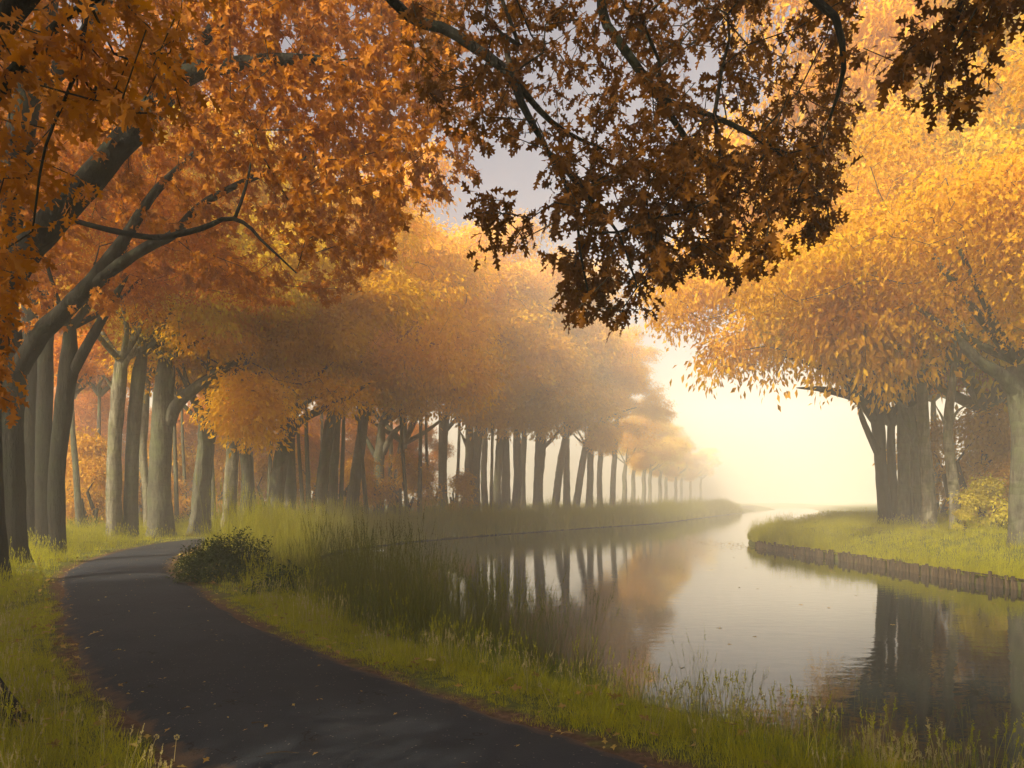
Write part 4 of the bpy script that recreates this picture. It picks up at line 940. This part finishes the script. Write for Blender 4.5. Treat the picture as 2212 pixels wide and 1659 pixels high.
for px, py in BC:
    b = ground_at(px, py+14); h = .2+.06*g.random(); t = thing('buttercup', b, 'small yellow buttercup on the verge below the reeds, %s along it' % ORD[BC.index((px, py))], 'flower', 'yellow buttercups on the verge')
    stalk(t, [(0, 0, -.02), (.01, 0, h*.5), (.02, .01, h)], .002, 'grass')
    az = np.arange(5)*1.2566; dd = np.stack([np.cos(az), np.sin(az), np.full(5, .7)], -1)
    for j in range(5):
        V, F = place(SMALL, np.array([(.02, .01, h)]), dd[j:j+1], np.array([(0, 0, 1.)]), [.016]); link('petal', make_mesh('petal', V, F, M['petal'], smooth=False), t)
b = P(803, 0, 33); b = np.array((b[0]-.2, 34.5, 0)); b[2] = ground_z(b[0], b[1]); t = thing('cow_parsley', b, 'white flowering umbel plant among the misty bank herbs', 'plant')
for k in range(6):
    e = np.array((g.normal()*.25, g.normal()*.2, 1.35+.15*g.random())); stalk(t, [(0, 0, 0), e*np.array((.3, .3, .6)), e], .006, 'grass')
    n = 70; q = g.normal(size=(n, 3))*np.array((.07, .07, .012))+e; link('flower_head', make_mesh('flower_head', *place(SMALL, q, g.normal(size=(n, 3)), np.tile((0, 0, 1.), (n, 1)), np.full(n, .03)), M['umbel'], smooth=False), t)

# ------------------------------------------------------------------ leaves and sticks on the path
n = 1500; u_ = g.random(n); a = pc[(u_*len(pc)*.42).astype(int)]; nn_ = pn[(u_*len(pc)*.42).astype(int)]
off = np.where(g.random(n) < .6, np.sign(g.normal(size=n))*(1.28+g.normal(size=n)*.12), g.uniform(-1.3, 1.3, n))
q = a+nn_*off[:, None]; z = np.where(np.abs(off) < 1.2, .05, .035)
V, F = place(OAK_MID, np.column_stack([q, z+.008]), np.column_stack([g.normal(size=(n, 2)), np.zeros(n)]), np.tile((0, 0, 1.), (n, 1))+g.normal(size=(n, 3))*.25, np.where(np.abs(off) < 1.1, .045, .075)*g.uniform(.5, 1.2, n))
n2 = 5200; q2 = np.column_stack([g.uniform(-14, 6, n2), g.uniform(3, 34, n2)]); z2, sd2, dp2, l2 = land(q2); ok = l2 & (dp2 > 1.35) & (dp2 < 6) & (sd2 > .3) & in_view(q2); q2 = q2[ok]; n2 = len(q2)
V2, F2 = place(OAK_MID, np.column_stack([q2, z2[ok]+g.uniform(.05, .16, n2)]), np.column_stack([g.normal(size=(n2, 2)), g.normal(size=n2)*.3]), np.tile((0, 0, 1.), (n2, 1))+g.normal(size=(n2, 3))*.4, .12*g.uniform(.6, 1.2, n2))
V, F = merge([(V, F), (V2, F2)])
tag(link('leaf_litter', make_mesh('leaf_litter', V, F, M['litter'], smooth=False)), 'scraps of fallen leaves along the path edges', kind='stuff')
LFM = [make_mesh('leaf', *OAK[1], M['litter'], smooth=False), make_mesh('leaf', *OAK[0], M['litter'], smooth=False)]
for k, (px, py, s, lab) in enumerate(((218, 1380, .2, 'curled yellowish fallen leaf on the asphalt near the grassy edge'), (225, 1389, .13, 'small flat fallen leaf right beside the curled yellowish one'), (412, 1552, .12, 'single orange fallen leaf out on the dark asphalt'), (682, 1395, .22, 'crumpled fallen leaf at the verge where the trunk shadow ends'), (660, 1400, .15, 'flat fallen leaf next to the crumpled one at the verge'), (398, 1236, .26, 'pale fallen leaf below the green bush'), (265, 1422, .16, 'twiggy brown fallen leaf on the trunk shadow'), (1398, 1600, .12, 'pale fallen leaf at the path edge near the lower verge'))):
    b = ground_at(px, py, 0); o = link('fallen_leaf', LFM[k % 2], None, (b[0], b[1], .075)); o.scale = (s*.8,)*3; o.rotation_euler = (g.normal()*.2, g.normal()*.2, g.uniform(0, 6.28))
    tag(o, lab, 'leaf', 'fallen leaves on the path')
for px, py, ln, rz, lab in ((610, 1655, .35, .05, 'thin dry twig lying on the asphalt at the bottom of the picture'), (560, 1584, .2, -.1, 'short pale twig on the asphalt below the orange leaf')):
    b = ground_at(px, min(py, 1652), 0); ln *= .7; q = resample([(-ln/2, 0, 0), (0, .012, .008), (ln/2, 0, 0)], 8); V, F = tube(q, np.linspace(.006, .003, 8), 6)
    o = link('twig', make_mesh('twig', V, F, M['wood']), None, (b[0], b[1], .058)); o.rotation_euler = (0, 0, rz); tag(o, lab, 'twig')
# leaves drifting on the water off the tip of the far bank
n = 260; q = np.column_stack([13.2+g.normal(size=n)*.9-.0, 45+g.normal(size=n)*3.2]); q = np.vstack([q, np.column_stack([g.uniform(-8, 15, 160), g.uniform(12, 44, 160)])]); q = q[in_poly(q, CANAL[::4])]; n = len(q)
V, F = place(OAK_MID, np.column_stack([q, np.full(n, WATER_Z+.006)]), np.column_stack([g.normal(size=(n, 2)), np.zeros(n)]), np.tile((0, 0, 1.), (n, 1))+g.normal(size=(n, 3))*.1, .14*g.uniform(.6, 1.3, n))
tag(link('floating_leaves', make_mesh('floating_leaves', V, F, M['litter'], smooth=False)), 'fallen leaves floating off the tip of the far bank', kind='stuff')

# ------------------------------------------------------------------ the morning mist
hv = np.array([(x, y, z) for x in (-300, 300) for y in (-80, 340) for z in (-3.2, 44)], float)
hf = np.array([(0, 1, 3, 2), (4, 6, 7, 5), (0, 4, 5, 1), (2, 3, 7, 6), (0, 2, 6, 4), (1, 5, 7, 3)])
hm = bpy.data.materials.new('morning_mist'); hm.use_nodes = True; t = hm.node_tree; t.nodes.clear()
out = t.nodes.new('ShaderNodeOutputMaterial'); pv = t.nodes.new('ShaderNodeVolumePrincipled')
pv.inputs['Color'].default_value = (1.0, .97, .87, 1); pv.inputs['Density'].default_value = .0040; pv.inputs['Anisotropy'].default_value = -.28
t.links.new(pv.outputs[0], out.inputs['Volume'])
tag(link('haze', make_mesh('haze', hv, hf, hm, smooth=False)), 'pale morning mist over the canal', kind='stuff')
